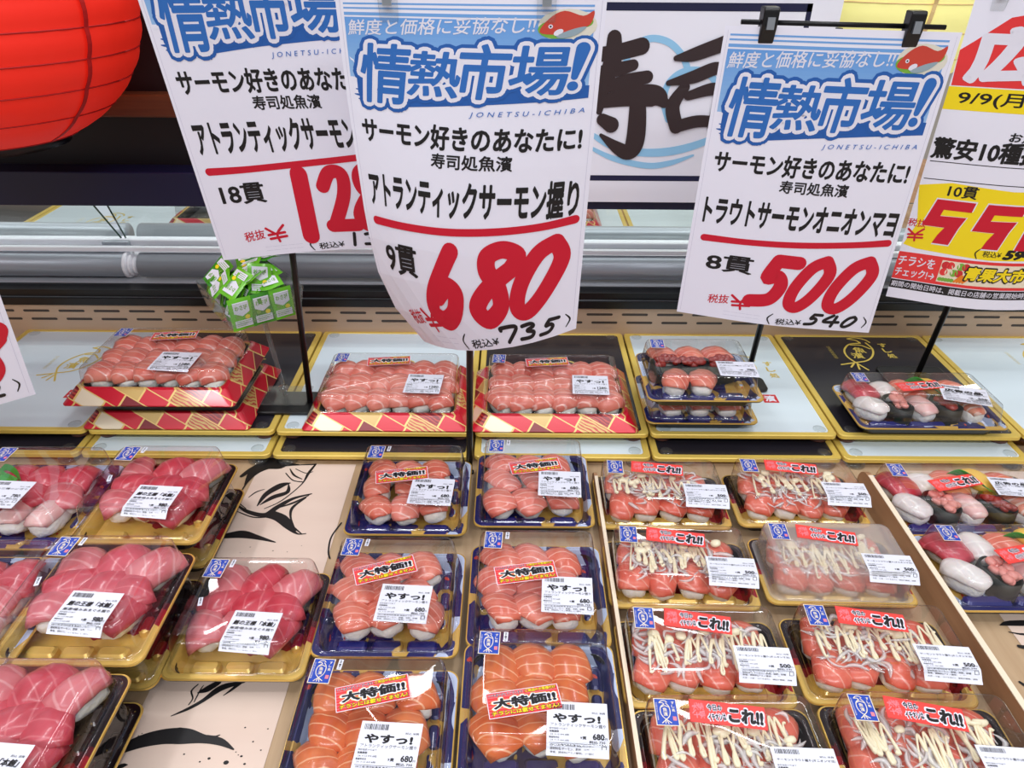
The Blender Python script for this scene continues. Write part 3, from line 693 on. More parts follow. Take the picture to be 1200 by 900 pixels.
# ------------------------------------------------------------------ packs: tray + clear lid + stickers
PK = {'C': dict(W=.143, D=.139, hr=.020, ht=.055, ins=.0125, m=TB), 'L': dict(W=.134, D=.133, hr=.020, ht=.055, ins=.0125, m=TG),
      'R': dict(W=.157, D=.097, hr=.018, ht=.054, ins=.011, m=TG), 'A': dict(W=.20, D=.112, hr=.018, ht=.047, ins=.012, m=TB),
      'B': dict(W=.152, D=.128, hr=.016, ht=.0455, ins=.012, m=TB), 'P': dict(W=.226, D=.164, hr=.018, ht=.0435, ins=.022, m=TR_)}
def make_tray(k):
    d = PK[k]; W, D, hr = d['W'], d['D'], d['hr']; m = MB()
    if k == 'P':
        m.rings([rrect(W, D, .006, .0), rrect(W, D, .006, .0015), rrect(W - .026, D - .026, .010, hr), rrect(W - .036, D - .036, .010, hr + .0012)], 0)
        m.rings([rrect(W - .036, D - .036, .010, hr + .0012), rrect(W - .040, D - .040, .010, hr)], 1)
        m.rings([rrect(W - .040, D - .040, .010, hr), rrect(W - .052, D - .052, .010, .0035)], 2, False, True)
        m.add(rrect(W - .03, D - .03, .006, 0.0005), [tuple(range(28))[::-1]], 2)
    else:
        m.rings([rrect(W - .026, D - .026, .012, 0), rrect(W - .018, D - .018, .013, hr - .004), rrect(W - .001, D - .001, .011, hr - .003), rrect(W, D, .011, hr - .0015)], 1, True)
        m.rings([rrect(W, D, .011, hr - .0015), rrect(W - .001, D - .001, .011, hr), rrect(W - .003, D - .003, .011, hr)], 2)
        m.rings([rrect(W - .003, D - .003, .011, hr), rrect(W - .014, D - .014, .011, hr), rrect(W - .018, D - .018, .011, hr - .004), rrect(W - .026, D - .026, .010, .0055), rrect(W - .034, D - .034, .009, .0045)], 0, False, True)
        # raised cushions along the front and the right side of the floor
        nb = 3; bw = (W - .04) / nb
        for i in range(nb):
            cx = -W / 2 + .02 + bw * (i + .5); cy = -D / 2 + .0215
            m.rings([rrect(bw - .004, .014, .004, .004, 4, cx, cy), rrect(bw - .005, .013, .004, .010, 4, cx, cy), rrect(bw - .009, .008, .003, .0125, 4, cx, cy)], 3 if (k in 'AB' and i < 2) or (k == 'C' and i != 1) else 0, False, True)
        for i in range(3):
            cy = -D / 2 + .04 + (D - .06) / 3 * (i + .5)
            m.rings([rrect(.010, (D - .06) / 3 - .004, .004, .004, 4, W / 2 - .0195, cy), rrect(.009, (D - .06) / 3 - .005, .004, .010, 4, W / 2 - .0195, cy), rrect(.005, (D - .06) / 3 - .01, .002, .012, 4, W / 2 - .0195, cy)], 0, False, True)
    me = m.mesh('tray', [d['m'], BLACKTRAY if k != 'P' else BRIGHTGOLD, BRIGHTGOLD if k != 'P' else BLACKTRAY, NAVYC])
    return me
def make_lid(k, mt):
    d = PK[k]; W, D, hr, ht, i = d['W'], d['D'], d['hr'], d['ht'], d['ins']; m = MB()
    b = .004 if k != 'P' else .015
    m.rings([rrect(W - 2 * b, D - 2 * b, .010, hr + .0012), rrect(W - 2 * b - .006, D - 2 * b - .006, .010, hr + .0018), rrect(W - 2 * b - .008, D - 2 * b - .008, .010, hr + .007), rrect(W - 2 * i + .003, D - 2 * i + .003, .009, ht - .004),
             rrect(W - 2 * i + .001, D - 2 * i + .001, .009, ht - .001), rrect(W - 2 * i - .002, D - 2 * i - .002, .008, ht), rrect(W - 2 * i - .012, D - 2 * i - .012, .006, ht), rrect(W - 2 * i - .014, D - 2 * i - .014, .006, ht - .0006)], 0, False, True)
    me = m.mesh('lid', [mt]); me.shade_smooth(); return me
TRAYS = {k: make_tray(k) for k in PK}
LIDS = {(k, f): make_lid(k, LIDF if f else LID) for k in PK for f in (0, 1)}
def lidmap(k, rot, ox, oy):
    """artwork in mm (y down) -> lid surface; past the front edge the paper hangs down"""
    d = PK[k]; yf = -d['D'] / 2 + d['ins'] + .004; zt = d['ht'] + .0004; c, s_ = math.cos(R(rot)), math.sin(R(rot))
    def f(x, y):
        X = ox + (x * c + y * s_) / 1000; Y = oy + (x * s_ - y * c) / 1000
        if Y >= yf: return Vector((X, Y, zt)), Vector((0, 0, 1))
        t = yf - Y; a = R(34)
        return Vector((X, yf - t * math.cos(a), zt - t * math.sin(a) * min(1, t / .008))), Vector((0, -math.sin(a), math.cos(a)))
    return f, yf, oy
def cut_rows(yf, oy): return ([], [(oy - yf) * 1000 + e for e in (0, 3, 8)])
_ST = {}
def price_label(k, kind, pos, rot, w=50, h=44):
    key = ('pl', k, kind, pos, rot)
    if key in _ST: return _ST[key]
    A = Art(); A.rect(0, 0, w, h, LABEL, 0); sx = w / 50; sy = h / 44
    x = 3
    while x < 22:
        b = rnd.choice((.35, .5, .8)); A.rect(x * sx, 2.2 * sy, (x + b) * sx, 7 * sy, INK, 1); x += b + rnd.choice((.35, .6))
    A.text('9切り 200円', 35 * sx, 8 * sy, 48 * sx, 9.6 * sy, INK, 1, res=1) if False else A.text('税込 消費', 37 * sx, 8 * sy, 48 * sx, 9.8 * sy, INK, 1, res=1)
    T = {'S': ('やすっ!', 'アトランティックサーモン握り', '680', '735'), 'S18': ('やすっ!', 'アトランティックサーモン握り', '1280', '1382'), 'T': ('鮪の王様「本鮪」', '厳選!極み本まぐろ握り', '980', '1058'), 'O': (None, 'サーモントラウト握り(オニオンマヨ)', '500', '540'),
         'M': ('広告の品', '驚安10種握り', '550', '594'), 'N': (None, '人気の三種のにぎり', '780', '842')}[kind]
    if T[0]:
        if kind == 'T': A.text(T[0], 4 * sx, 11 * sy, 47 * sx, 16.5 * sy, INK, 1, bold=.035, res=2, shear=.2)
        else: A.text(T[0], 5 * sx, 10.5 * sy, 44 * sx, 18 * sy, INK, 1, bold=.045, res=2)
        A.text(T[1], 3 * sx, 18.6 * sy, 48 * sx, 21.6 * sy, INK, 1, res=1, bold=.012 if kind == 'T' else 0)
    else: A.text(T[1], 3 * sx, 11.5 * sy, 48 * sx, 14.6 * sy, INK, 1, res=1, bold=.01)
    o = 0 if T[0] else -5
    A.text('保存温度10℃以下', 2 * sx, (22.6 + o) * sy, 17 * sx, (24.2 + o) * sy, INK, 1, res=1)
    A.text('消費期限', 2 * sx, (25 + o) * sy, 10 * sx, (26.8 + o) * sy, INK, 1, res=1, bold=.02); A.text('24. 9.13 PM 8時', 3 * sx, (27.5 + o) * sy, 18 * sx, (29.2 + o) * sy, INK, 1, res=1)
    A.text('製造年月日', 2 * sx, (30 + o) * sy, 10 * sx, (31.6 + o) * sy, INK, 1, res=1, bold=.02); A.text('24. 9.13 AM 8時', 3 * sx, (32.2 + o) * sy, 18 * sx, (33.8 + o) * sy, INK, 1, res=1)
    A.text('9貫', 27 * sx, (29 + o) * sy, 32 * sx, (31.6 + o) * sy, INK, 1, res=1, bold=.02)
    A.text(T[2], (37 if len(T[2]) < 4 else 34) * sx, (26.5 + o) * sy, 46.5 * sx, (31.5 + o) * sy, INK, 1, res=2, bold=.03); A.text('円', 46.8 * sx, (29.6 + o) * sy, 48.6 * sx, (31.4 + o) * sy, INK, 1, res=1)
    A.text('税込 ' + T[3], 34 * sx, (32.4 + o) * sy, 47 * sx, (34.6 + o) * sy, INK, 1, res=1, bold=.02)
    A.rect(2 * sx, (35.2 + o) * sy, 48 * sx, (35.5 + o) * sy, INK, 1)
    for j, tx in enumerate(('(加工者)寿司処魚濱 食品センター', '原材料名:サーモン、酢飯、米酢、砂糖', '食塩、調味料(アミノ酸等)、(一部に')): A.text(tx, 3 * sx, (36 + j * 2.3 + o) * sy, (38 - j * 3 + (6 if j else 0)) * sx, (37.7 + j * 2.3 + o) * sy, INK, 1, res=1, bold=.01)
    if o: A.text('大豆・小麦・さけを含む)、増粘多糖類、酒精', 3 * sx, 38.2 * sy, 46 * sx, 40 * sy, INK, 1, res=1, bold=.01)
    A.rect(44 * sx, (36 + o) * sy, 48 * sx, (36.4 + o) * sy, INK, 1); A.rect(44 * sx, (39.4 + o) * sy, 48 * sx, (39.8 + o) * sy, INK, 1); A.rect(44 * sx, (36 + o) * sy, 44.5 * sx, (39.8 + o) * sy, INK, 1); A.rect(47.5 * sx, (36 + o) * sy, 48 * sx, (39.8 + o) * sy, INK, 1)
    f, yf, oy = lidmap(k, rot, *pos)
    _ST[key] = A.mesh('price_label', f, cut_rows(yf, oy), .00009); return _ST[key]
def promo(k, kind, pos, rot):
    key = ('pr', k, kind, pos, rot)
    if key in _ST: return _ST[key]
    A = Art(); f, yf, oy = lidmap(k, rot, *pos)
    if kind == 'S':    # 大特価!!
        A.rect(0, 0, 62, 24, WINK, 0); A.rect(.6, .6, 61.4, 23.4, STRED, 1)
        for i in range(8): A.rect(.6, 2 + i * 2.7, 61.4, 2.5 + i * 2.7, PINK, 2)
        A.text('いつもありがとうございます!', 1.5, 1, 32, 4.6, WINK, 3, bold=.06, res=1); A.text('いつもありがとうございます!', 1.5, 1, 32, 4.6, INK, 4, bold=.015, res=1)
        A.text('ご来店のお客様だけ', 33, .8, 60.5, 4.4, INK, 3, bold=.08, res=1); A.text('ご来店のお客様だけ', 33.4, 1, 60, 4.2, YEL, 4, bold=.03, res=1)
        A.text('大特価!!', 3, 5, 60, 17.6, YEL, 3, bold=.12, res=2); A.text('大特価!!', 3.4, 5.3, 59.6, 17.3, WINK, 4, bold=.10, res=2); A.text('大特価!!', 5, 6.4, 58.4, 16.2, INK, 5, bold=.05, res=2)
        A.text('チラシには載せてません!', 2.5, 17.4, 60, 22.8, INK, 3, bold=.08, res=1); A.text('チラシには載せてません!', 3, 17.9, 59.4, 22.3, YEL, 4, bold=.03, res=1)
    else:              # 今日のイチオシは これ!!
        A.rect(0, 0, 62, 21, STRED, 0); A.rect(.5, .5, 61.5, 20.5, mat('promo_orange_red', (240, 70, 62), .45), 1)
        for q in range(7): A.stroke([(7 + 5 * math.cos(q * .9), 10 + 7 * math.sin(q * .9)), (7 + 2 * math.cos(q * .9 + .5), 10 + 3 * math.sin(q * .9 + .5))], .9, PINK, 2, 3)
        A.text('大特', 2.5, 3, 12, 10, PINK, 3, bold=.02, res=1, rot=-8); A.text('一押', 3, 10.5, 12.5, 17.5, PINK, 3, bold=.02, res=1, rot=-8)
        A.text('今日の', 14, 2, 27, 9.4, WINK, 3, bold=.13, res=1, rot=-4); A.text('今日の', 14.6, 2.5, 26.4, 8.9, INK, 4, bold=.04, res=2, rot=-4)
        A.text('イチオシは', 14, 10.4, 30, 18.4, WINK, 3, bold=.15, res=1, rot=-8); A.text('イチオシは', 14.8, 11.2, 29.3, 17.6, INK, 4, bold=.04, res=2, rot=-8)
        A.text('これ!!', 30, 2.4, 61, 19.4, WINK, 3, bold=.12, res=2, shear=.1); A.text('これ!!', 31.6, 4, 59.6, 17.8, INK, 4, bold=.06, res=2, shear=.1)
    _ST[key] = A.mesh('promo_sticker', f, None, .00007); return _ST[key]
def fish_sticker(k, pos, rot):
    key = ('fs', k, pos, rot)
    if key in _ST: return _ST[key]
    A = Art(); A.rect(0, 0, 19, 25, STCREAM, 0); A.rect(.7, .7, 18.3, 24.3, STBLUE, 1)
    fish_logo(A, 8.6, 12.6, 10.6, STCREAM, 2, .7)
    for i, ch in enumerate('すし処'): A.text(ch, 14.4, 2.6 + i * 3.4, 17, 5.4 + i * 3.4, STCREAM, 2, bold=.03, res=1)
    A.text('SUSHIDOKORO UOHAMA', -6.2, 11.6, 10.2, 12.9, STCREAM, 2, res=1, rot=90); A.rect(14.2, 16.5, 17.2, 20.2, PINK, 2)
    f, yf, oy = lidmap(k, rot, *pos)
    _ST[key] = A.mesh('fish_sticker', f, None, .00007); return _ST[key]
def mini(k, pos, rot, t='生サーモン'):
    key = ('mi', k, pos, rot, t)
    if key in _ST: return _ST[key]
    A = Art(); A.rect(0, 0, 4, 10.5, LABEL, 0)
    for i, ch in enumerate(t[:5]): A.text(ch, 1, .8 + i * 1.9, 3, 2.4 + i * 1.9, INK, 1, res=1, bold=.03)
    f, yf, oy = lidmap(k, rot, *pos); _ST[key] = A.mesh('mini_sticker', f, None, .00007); return _ST[key]

def pack(k, cx, cy, z, label, group, lab=None, promo_kind=None, fog=0, rz=0., stick=True, extra=True, lpos=None, lsize=None, prot=None, ppos=None, mini_t='生サーモン', lrot=None):
    d = PK[k]; W, D = d['W'], d['D']; i = d['ins']
    o = thing('sushi_pack', label, 'sushi pack', (cx, cy, z), rz, group)
    link('tray', TRAYS[k], o)
    l = link('lid', LIDS[(k, fog)], o)
    tw, td = W - 2 * i, D - 2 * i
    if stick:
        link('fish_sticker', fish_sticker(k, (-tw / 2 + .004, td / 2 - .003), -3), l)
    if extra and k in 'CL': link('mini_sticker', mini(k, (-tw / 2 + .026, td / 2 - .004), -4, mini_t), l)
    if extra and k in 'L': link('mini_sticker', mini(k, (-tw / 2 + .010, td / 2 - .055), 12, mini_t), l)
    if lab:
        w, h = lsize or ((48, 42) if k in 'CL' else (50, 36) if k == 'R' else (48, 34))
        if lpos is None: lpos = (tw / 2 - w / 1000 + (.002 if k != 'R' else .004), -td / 2 + h / 1000 - .008)
        link('price_label', price_label(k, lab, lpos, -3 if lrot is None else lrot, w, h), l)['label'] = 'white printed price label'
    if promo_kind == 'S': link('promo_sticker', promo(k, 'S', ppos or (-tw / 2 + .012, td / 2 - .039), 12 if prot is None else prot), l)
    if promo_kind == 'R': link('promo_sticker', promo(k, 'R', ppos or (-tw / 2 + .034, td / 2 - .004), -9 if prot is None else prot), l)
    return {'loc': (cx, cy, z), 'rz': rz, 'k': k, 'o': o}

# centre salmon packs ------------------------------------------------
def back_place(k, px, py, hbase):
    """centre of a pack whose lid's back edge is seen at (px, py), standing at height hbase"""
    d = PK[k]; p = U(px, py, hbase + d['ht']); return p.x, p.y + d['ins'] - d['D'] / 2
def nine(pk, kinds, label, group, jit=.003):
    W, D = PK[pk['k']]['W'], PK[pk['k']]['D']; px, py = (W - .048) / 3, (D - .05) / 3
    for r_ in range(3):
        for c_ in range(3):
            sushi(rnd.choice(kinds), pk, (c_ - 1) * px * 1.05 - .004 + rnd.uniform(-jit, jit), (r_ - 1) * py * 1.12 + .004 + rnd.uniform(-jit, jit), R(90 + rnd.uniform(-2, 46)), R(rnd.uniform(8, 19)), R(rnd.uniform(-14, 14)), .0075, label, group)
CP = [('C', 485, 522, 'back left', 'salmon', 'clear salmon pack beside the bare fish mat, left of the centre pole', 'pale pink salmon nigiri in the back pack left of the centre pole'),
      ('C', 624, 515, 'back right', 'pale_salmon', 'clear salmon pack just right of the centre pole, at the back of its column', 'pink salmon nigiri in the back pack right of the centre pole'),
      ('C', 469, 630, 'mid left', 'salmon', 'clear salmon pack in the middle row, right of the low tuna pack', 'pinkish orange salmon nigiri in the middle row pack right of the tuna'),
      ('C', 629, 622, 'mid right', 'salmon', 'clear salmon pack in the middle row beside the thin pale divider', 'salmon nigiri in the middle row pack beside the thin divider'),
      ('C', 451, 770, 'front left', 'orange_salmon', 'front salmon pack with deep orange rounded pieces, second column from the divider', 'deep orange rounded salmon nigiri in the front pack beside the bare mat'),
      ('C', 632, 738, 'front right', 'orange_salmon', 'front salmon pack in clear close view, label lowest in the column beside the thin divider', 'soft orange salmon nigiri in the frontmost pack beside the thin divider')]
xC = [-.1215, .0275]
for n_, (k, px, py, _, kind, lab, slab) in enumerate(CP):
    x, y = back_place(k, px, py, DECK)
    x = x * .35 + .65 * xC[n_ % 2]
    if n_ == 5: y -= .0
    pk = pack(k, x, y, DECK + .0012, lab, 'salmon packs with red discount stickers', 'S', 'S', prot=(10, 11, 19, 10, 14, 10)[n_], ppos=((-.041, .002), (-.031, .006), (-.040, .010), (-.045, .001), (-.031, .024), (-.048, -.012))[n_], lsize=(50, 46), lpos=((.006, -.010), (.006, -.009), (-.006, -.010), (.004, -.010), (-.002, -.006), (.004, -.018))[n_])
    nine(pk, [kind] if kind != 'salmon' else ['salmon', 'salmon', 'pale_salmon'], slab, slab)

# tuna packs and the left blue packs ----------------------------------
STK = .0585
def tuna9(pk, label, group):
    for i, (lx, ly, yw) in enumerate(((-.034, .040, 100), (.004, .042, 75), (.036, .038, 62), (-.030, .014, 30), (.004, .012, 40), (.032, .008, 118), (-.034, -.014, 118), (-.004, -.010, 60), (.026, -.018, 70))):
        sushi(('fatty_tuna', 'tuna', 'fatty_tuna', 'tuna', 'tuna', 'tuna', 'fatty_tuna', 'fatty_tuna', 'tuna')[i], pk, lx - .003, ly + .002, R(yw + rnd.uniform(-8, 8)), R(rnd.uniform(4, 12)), R(rnd.uniform(-12, 12)), .0075, label, group)
LT = [('L', 201, 522, 1, 'tuna pack at the back, left of the bare ink fish', 'tuna nigiri in the back pack left of the bare ink fish'),
      ('L', 136, 627, 1, 'tuna pack raised on a second pack, left of the low tuna pack', 'tuna nigiri in the raised middle tuna pack'),
      ('L', 307, 653, 0, 'low tuna pack standing alone on the mat, next to the salmon packs', 'tuna nigiri in the low pack standing on the mat'),
      ('L', 38, 771, 1, 'tuna pack in the bottom left corner, cut by the frame', 'tuna nigiri in the corner pack at bottom left')]
LBASE = ['gold tray pack under the back tuna pack', 'gold tray pack under the raised middle tuna pack', '', 'dark tray pack under the bottom left corner tuna pack']
for n_, (k, px, py, st, lab, slab) in enumerate(LT):
    zb = DECK + .0012
    x, y = back_place(k, px, py, zb + (STK - .020 if st else 0))
    top = zb
    if st:
        pack(k, x + .004, y - .001, zb, LBASE[n_], 'lower packs of the tuna stacks', None, None, stick=False, extra=False)
        top = zb + .0562
    x, y = back_place(k, px, py, top)
    pk = pack(k, x, y, top, lab, 'tuna packs in gold trays', 'T', None, mini_t='生まぐろ', lpos=(-.004, -.016) if n_ != 3 else (-.002, -.016), lrot=-4, lsize=(46, 44))
    tuna9(pk, slab, slab)
for n_, (px, py, lab, slab) in enumerate(((62, 523, 'blue tray pack with tuna and a green leaf at the left edge, back row', 'assorted tuna and white fish nigiri in the back left blue pack'), (-8, 632, 'blue tray pack cut by the left edge, middle row', 'tuna nigiri in the blue pack at the left edge, middle row'))):
    zb = DECK + .0012; x, y = back_place('C', px, py, zb + .0562)
    pack('C', x, y, zb, ('lower blue tray pack under the left edge pack of the back row', 'lower blue tray pack under the left edge pack of the middle row')[n_], 'lower blue packs at the left edge', None, None, stick=False, extra=False)
    pk = pack('C', x, y, zb + .0562, lab, 'blue tuna packs at the left edge', 'N', None, extra=False, lpos=(-.030, -.004))
    for r_ in range(3):
        for c_ in range(3):
            kd = [['fatty_tuna', 'bream', 'bream'], ['tuna', 'tuna', 'fatty_tuna'], ['tuna', 'tuna', 'tuna']][r_][c_]
            sushi(kd, pk, (c_ - 1) * .033 - .003, (r_ - 1) * .030 + .003, R(100 + rnd.uniform(-15, 25)), R(rnd.uniform(6, 14)), R(rnd.uniform(-10, 10)), .0075, {'tuna': 'red tuna', 'fatty_tuna': 'pale fatty tuna', 'bream': 'white fish'}[kd] + ' nigiri in the ' + ('back left blue pack with the green leaf' if n_ == 0 else 'middle blue pack at the left edge'), 'nigiri in the blue packs at left')
    if n_ == 0:
        m = MB(); 
        for k_ in range(2):
            pts = [(-.03 + .004 * k_, .014, .04), (-.022, .020 - .01 * k_, .052 - .004), (-.006, .012 - .012 * k_, .047), (.002, .002 - .006 * k_, .040)]
            P_ = spline(pts, 5)
            for a_, b_ in zip(P_[:-1], P_[1:]):
                m.add([(a_[0], a_[1], a_[2] - .006), (b_[0], b_[1], b_[2] - .006), (b_[0], b_[1] + .004, b_[2]), (a_[0], a_[1] + .004, a_[2])], [(0, 1, 2, 3)])
        m.add([(-.03, -.012, .041), (.004, -.012, .041), (.002, .004, .044), (-.012, .010, .046), (-.024, .006, .044)], [(0, 1, 2, 3, 4)])
        lf_ = m.build('leaf_garnish', LEAF); lf_.location = (x - .022, y + .012, zb + .0562 - .002); sd = lf_.modifiers.new('thickness', 'SOLIDIFY'); sd.thickness = .0006
        tag(lf_, 'green plastic leaf garnish in the back left blue tuna pack', 'garnish')

# onion salmon packs ---------------------------------------------------
RP = [(782, 620, 0, 'front'), (947, 618, 0, 'front'), (806, 714, 0, 'front'), (988, 710, 0, 'front'), (809, 709, 0, 'back'), (998, 707, 0, 'back'), (863, 803, 0, 'back'), (1083, 804, 0, 'back')]
RL = ['onion salmon pack at the back, beside the thin pale divider', 'onion salmon pack at the back, beside the thick brown divider', 'onion salmon pack in the second row beside the thin divider, clear lid',
      'onion salmon pack with a fogged lid, second row beside the thick divider', 'onion salmon pack in the third row, left one', 'onion salmon pack in the third row, against the thick divider', 'frontmost onion salmon pack, left one of the two cut by the frame bottom', 'frontmost onion salmon pack in the bottom right, under the thick divider']
RS = ['in the back onion pack beside the thin divider', 'in the back onion pack beside the thick divider', 'in the second-row onion pack with the clear lid', 'in the onion pack with the fogged lid', 'in the third-row onion pack on the left', 'in the third-row onion pack against the thick divider', 'in the frontmost onion pack on the left', 'in the frontmost onion pack on the right']
xR = [.181, .3455]
yR = []
for n_, (px, py, _, md) in enumerate(RP):
    d = PK['R']; zb = DECK + .0012
    if md == 'front': p = U(px, py, zb + d['hr']); y = p.y + d['D'] / 2
    else: p = U(px, py, zb + d['ht']); y = p.y + d['ins'] - d['D'] / 2
    if n_ >= 2: y = min(y, yR[n_ - 2] - d['D'] - .0005)
    yR.append(y)
    x = xR[n_ % 2] + (.0 if n_ < 6 else .004)
    pk = pack('R', x, y, zb, RL[n_], 'onion mayonnaise salmon packs', 'O', 'R', fog=1 if n_ == 3 else 0, rz=R((0, 0, -1, -1, 0, -1, 1, -1)[n_]), prot=(-8, -9, -9, -11, -10, -9, -8, -11)[n_])
    for r_ in range(2):
        for c_ in range(4):
            sushi('trout', pk, (c_ - 1.5) * .0305 - .002 + rnd.uniform(-.002, .002), (r_ - .5) * .033 + .003, R(90 + rnd.uniform(-30, -8)), R(rnd.uniform(4, 12)), R(rnd.uniform(-8, 8)), .0065, 'salmon nigiri under onion and mayonnaise ' + RS[n_], 'onion salmon pieces ' + RS[n_])
    # onion slices: nobody could count them
    m = MB()
    for q in range(86):
        cx, cy = rnd.uniform(-.056, .05), rnd.uniform(-.026, .028); a = rnd.uniform(0, 6.28); L = rnd.uniform(.012, .026); b = rnd.uniform(-.010, .010); z0 = .0396 + rnd.uniform(-.003, .006) - abs(cy) * .12
        w = rnd.uniform(.0022, .0062); P_ = []
        for t in range(7):
            u_ = t / 6 - .5; lx = u_ * L; ly = b * (1 - 4 * u_ * u_); P_.append((cx + lx * math.cos(a) - ly * math.sin(a), cy + lx * math.sin(a) + ly * math.cos(a), z0 - 8 * u_ * u_ * .0012 + rnd.uniform(-.0003, .0003)))
        vs = []; nx, ny = -math.sin(a), math.cos(a)
        for t, p_ in enumerate(P_):
            ww = w * (1 - (2 * t / 6 - 1) ** 4 * .7); vs += [(p_[0] + nx * ww / 2, p_[1] + ny * ww / 2, p_[2]), (p_[0], p_[1], p_[2] + .0009), (p_[0] - nx * ww / 2, p_[1] - ny * ww / 2, p_[2]), (p_[0], p_[1], p_[2] - .0004)]
        fs = []
        for t in range(6):
            for e in range(4): fs.append((t * 4 + e, t * 4 + (e + 1) % 4, t * 4 + 4 + (e + 1) % 4, t * 4 + 4 + e))
        m.add(vs, fs)
    o = m.build('onion_slices', ONION, None, True); o.location = pk['loc']; o.rotation_euler = (0, 0, pk['rz'])
    tag(o, 'raw onion slices strewn over the salmon ' + RS[n_], 'onion', 'onion slices', 'stuff')
    m = MB()
    for run in range(3):
        pts = []; x_ = -.058 + .034 * run; yc = rnd.uniform(-.012, .006)
        for q in range(rnd.choice((9, 10, 11, 12))):
            x_ += rnd.uniform(.0028, .0062) - (.006 if rnd.random() < .18 else 0)
            y_ = yc + (1 if q % 2 else -1) * rnd.uniform(.006, .021); y_ = max(-.036, min(.028, y_)); z_ = .0440 - abs(y_) * .20 + rnd.uniform(-.001, .0015)
            for e in (-1, 1): pts.append((min(x_, .056) + e * .0013 * (1 if q % 2 else -1) * (1 if run % 2 else 1), y_ + rnd.uniform(-.001, .001), z_))
        P_ = spline(pts, 5)
        m.tube(P_, [(.0009 + .0009 * (0.5 + .5 * math.sin(i * .31 + n_ + run))) * rnd.uniform(.85, 1.2) for i in range(len(P_))], 7)
    for run in range(6):
        bx, by = rnd.uniform(-.05, .05), rnd.uniform(.0, .03); b2 = blob(rnd.uniform(.008, .014), rnd.uniform(.006, .010), .006, .3, 0, 0, 0, run + n_ * 3, .0015, 2)
        m.add([(v.co.x + bx, v.co.y + by, v.co.z + .042) for v in b2.verts], [[v.index for v in f.verts] for f in b2.faces]); b2.free()
    o = m.build('mayonnaise_drizzle', MAYO, None, True); o.location = pk['loc']; o.rotation_euler = (0, 0, pk['rz'])
    tag(o, 'cream mayonnaise zigzag drizzled over the onion ' + RS[n_], 'mayonnaise', 'mayonnaise drizzles')

# assorted packs -------------------------------------------------------
KN = {'squid': 'white squid nigiri', 'pink_minced_tuna': 'pink minced tuna gunkan', 'bream': 'pale bream nigiri', 'minced_tuna': 'dark red minced tuna gunkan', 'shrimp': 'striped shrimp nigiri', 'tuna': 'red tuna nigiri', 'salmon': 'orange salmon nigiri', 'egg': 'yellow egg nigiri'}
def assorted(pk, where, grp):
    rows = (('squid', 'pink_minced_tuna', 'bream', 'minced_tuna', 'shrimp'), ('tuna', 'squid', 'salmon', 'egg', 'salmon'))
    for r_, row in enumerate(rows):
        for c_, kd in enumerate(row):
            sushi(kd, pk, (c_ - 2) * .033 - .003, -.014 + r_ * .040, R(90 + (40 if kd == 'squid' and r_ == 0 else rnd.uniform(8, 30))), R(rnd.uniform(2, 8)) if kd not in GUNM else 0, 0, .0065, KN[kd] + ' ' + where, grp)
    m = MB(); P_ = spline([(.002, .040, .028), (.012, .022, .044), (.022, .006, .040), (.034, .001, .036)], 6); Q_ = spline([(-.012, .036, .030), (.002, .030, .047), (.014, .012, .047), (.024, -.003, .04)], 6)
    for i in range(len(P_) - 1): m.add([P_[i], P_[i + 1], Q_[i + 1], Q_[i]], [(0, 1, 2, 3)])
    o = m.build('leaf_garnish', LEAF); sd = o.modifiers.new('thickness', 'SOLIDIFY'); sd.thickness = .0006; o.location = pk['loc']; o.rotation_euler = (0, 0, pk['rz'])
    tag(o, 'green plastic leaf garnish ' + where, 'garnish', 'green leaf garnishes')
pf = U(1002, 508, UPB + .018); d = PK['A']
pk = pack('A', pf.x + .112, uf + d['D'] / 2 - .010, UPB + .0012, 'blue tray mixed sushi pack on the black fish board', 'mixed sushi packs', 'M', 'R', ppos=(-.034, .012), prot=9, lpos=(.026, .012), lrot=-16, lsize=(60, 42))
assorted(pk, 'in the mixed pack on the black fish board', 'sushi in the mixed pack on the black board')
for n_, (py, lab, wh) in enumerate(((543, 'blue tray mixed sushi pack right of the brown divider, back one', 'in the back mixed pack right of the brown divider'), (614, 'blue tray mixed sushi pack right of the brown divider, front one above the mat', 'in the front mixed pack right of the brown divider'))):
    p = U(1100, py, DECK + d['ht']); y = p.y + d['ins'] - d['D'] / 2
    pk = pack('A', xd2 + .004 + .1 + .006 * n_, y, DECK + .0012, lab, 'mixed sushi packs', 'M', 'R', ppos=(-.048, .008) if n_ == 0 else (-.040, .002), prot=13, lpos=(.028, .016), lrot=-6)
    assorted(pk, wh, 'sushi ' + wh)

# upper row packs ------------------------------------------------------
def eighteen(pk, label, group, kinds=('rolled_salmon', 'salmon')):
    for r_ in range(3):
        for c_ in range(6):
            sushi(kinds[0], pk, (c_ - 2.5) * .0292 + rnd.uniform(-.0015, .0015), (r_ - 1) * .037 + rnd.uniform(-.002, .002), R(90 + rnd.uniform(5, 35)), R(rnd.uniform(2, 10)), R(rnd.uniform(-8, 8)), .0038, label, group)
dP = PK['P']; yP = uf + dP['D'] / 2 + .0015
xU1 = U(190, 508, UPB).x
pack('P', xU1 + .002, yP, UPB + .0012, 'lower of the two stacked red patchwork salmon platters', 'red patchwork salmon platters', 'S18', None, stick=False)
pk = pack('P', xU1 - .006, yP - .011, UPB + .0012 + .0443, 'upper of the two stacked red patchwork salmon platters', 'red patchwork salmon platters', 'S18', 'S', ppos=(-.034, .044), prot=7, lpos=(.002, -.012), lsize=(54, 48), lrot=-3)
eighteen(pk, 'salmon nigiri in the upper stacked platter at left', 'salmon pieces of the stacked platter')
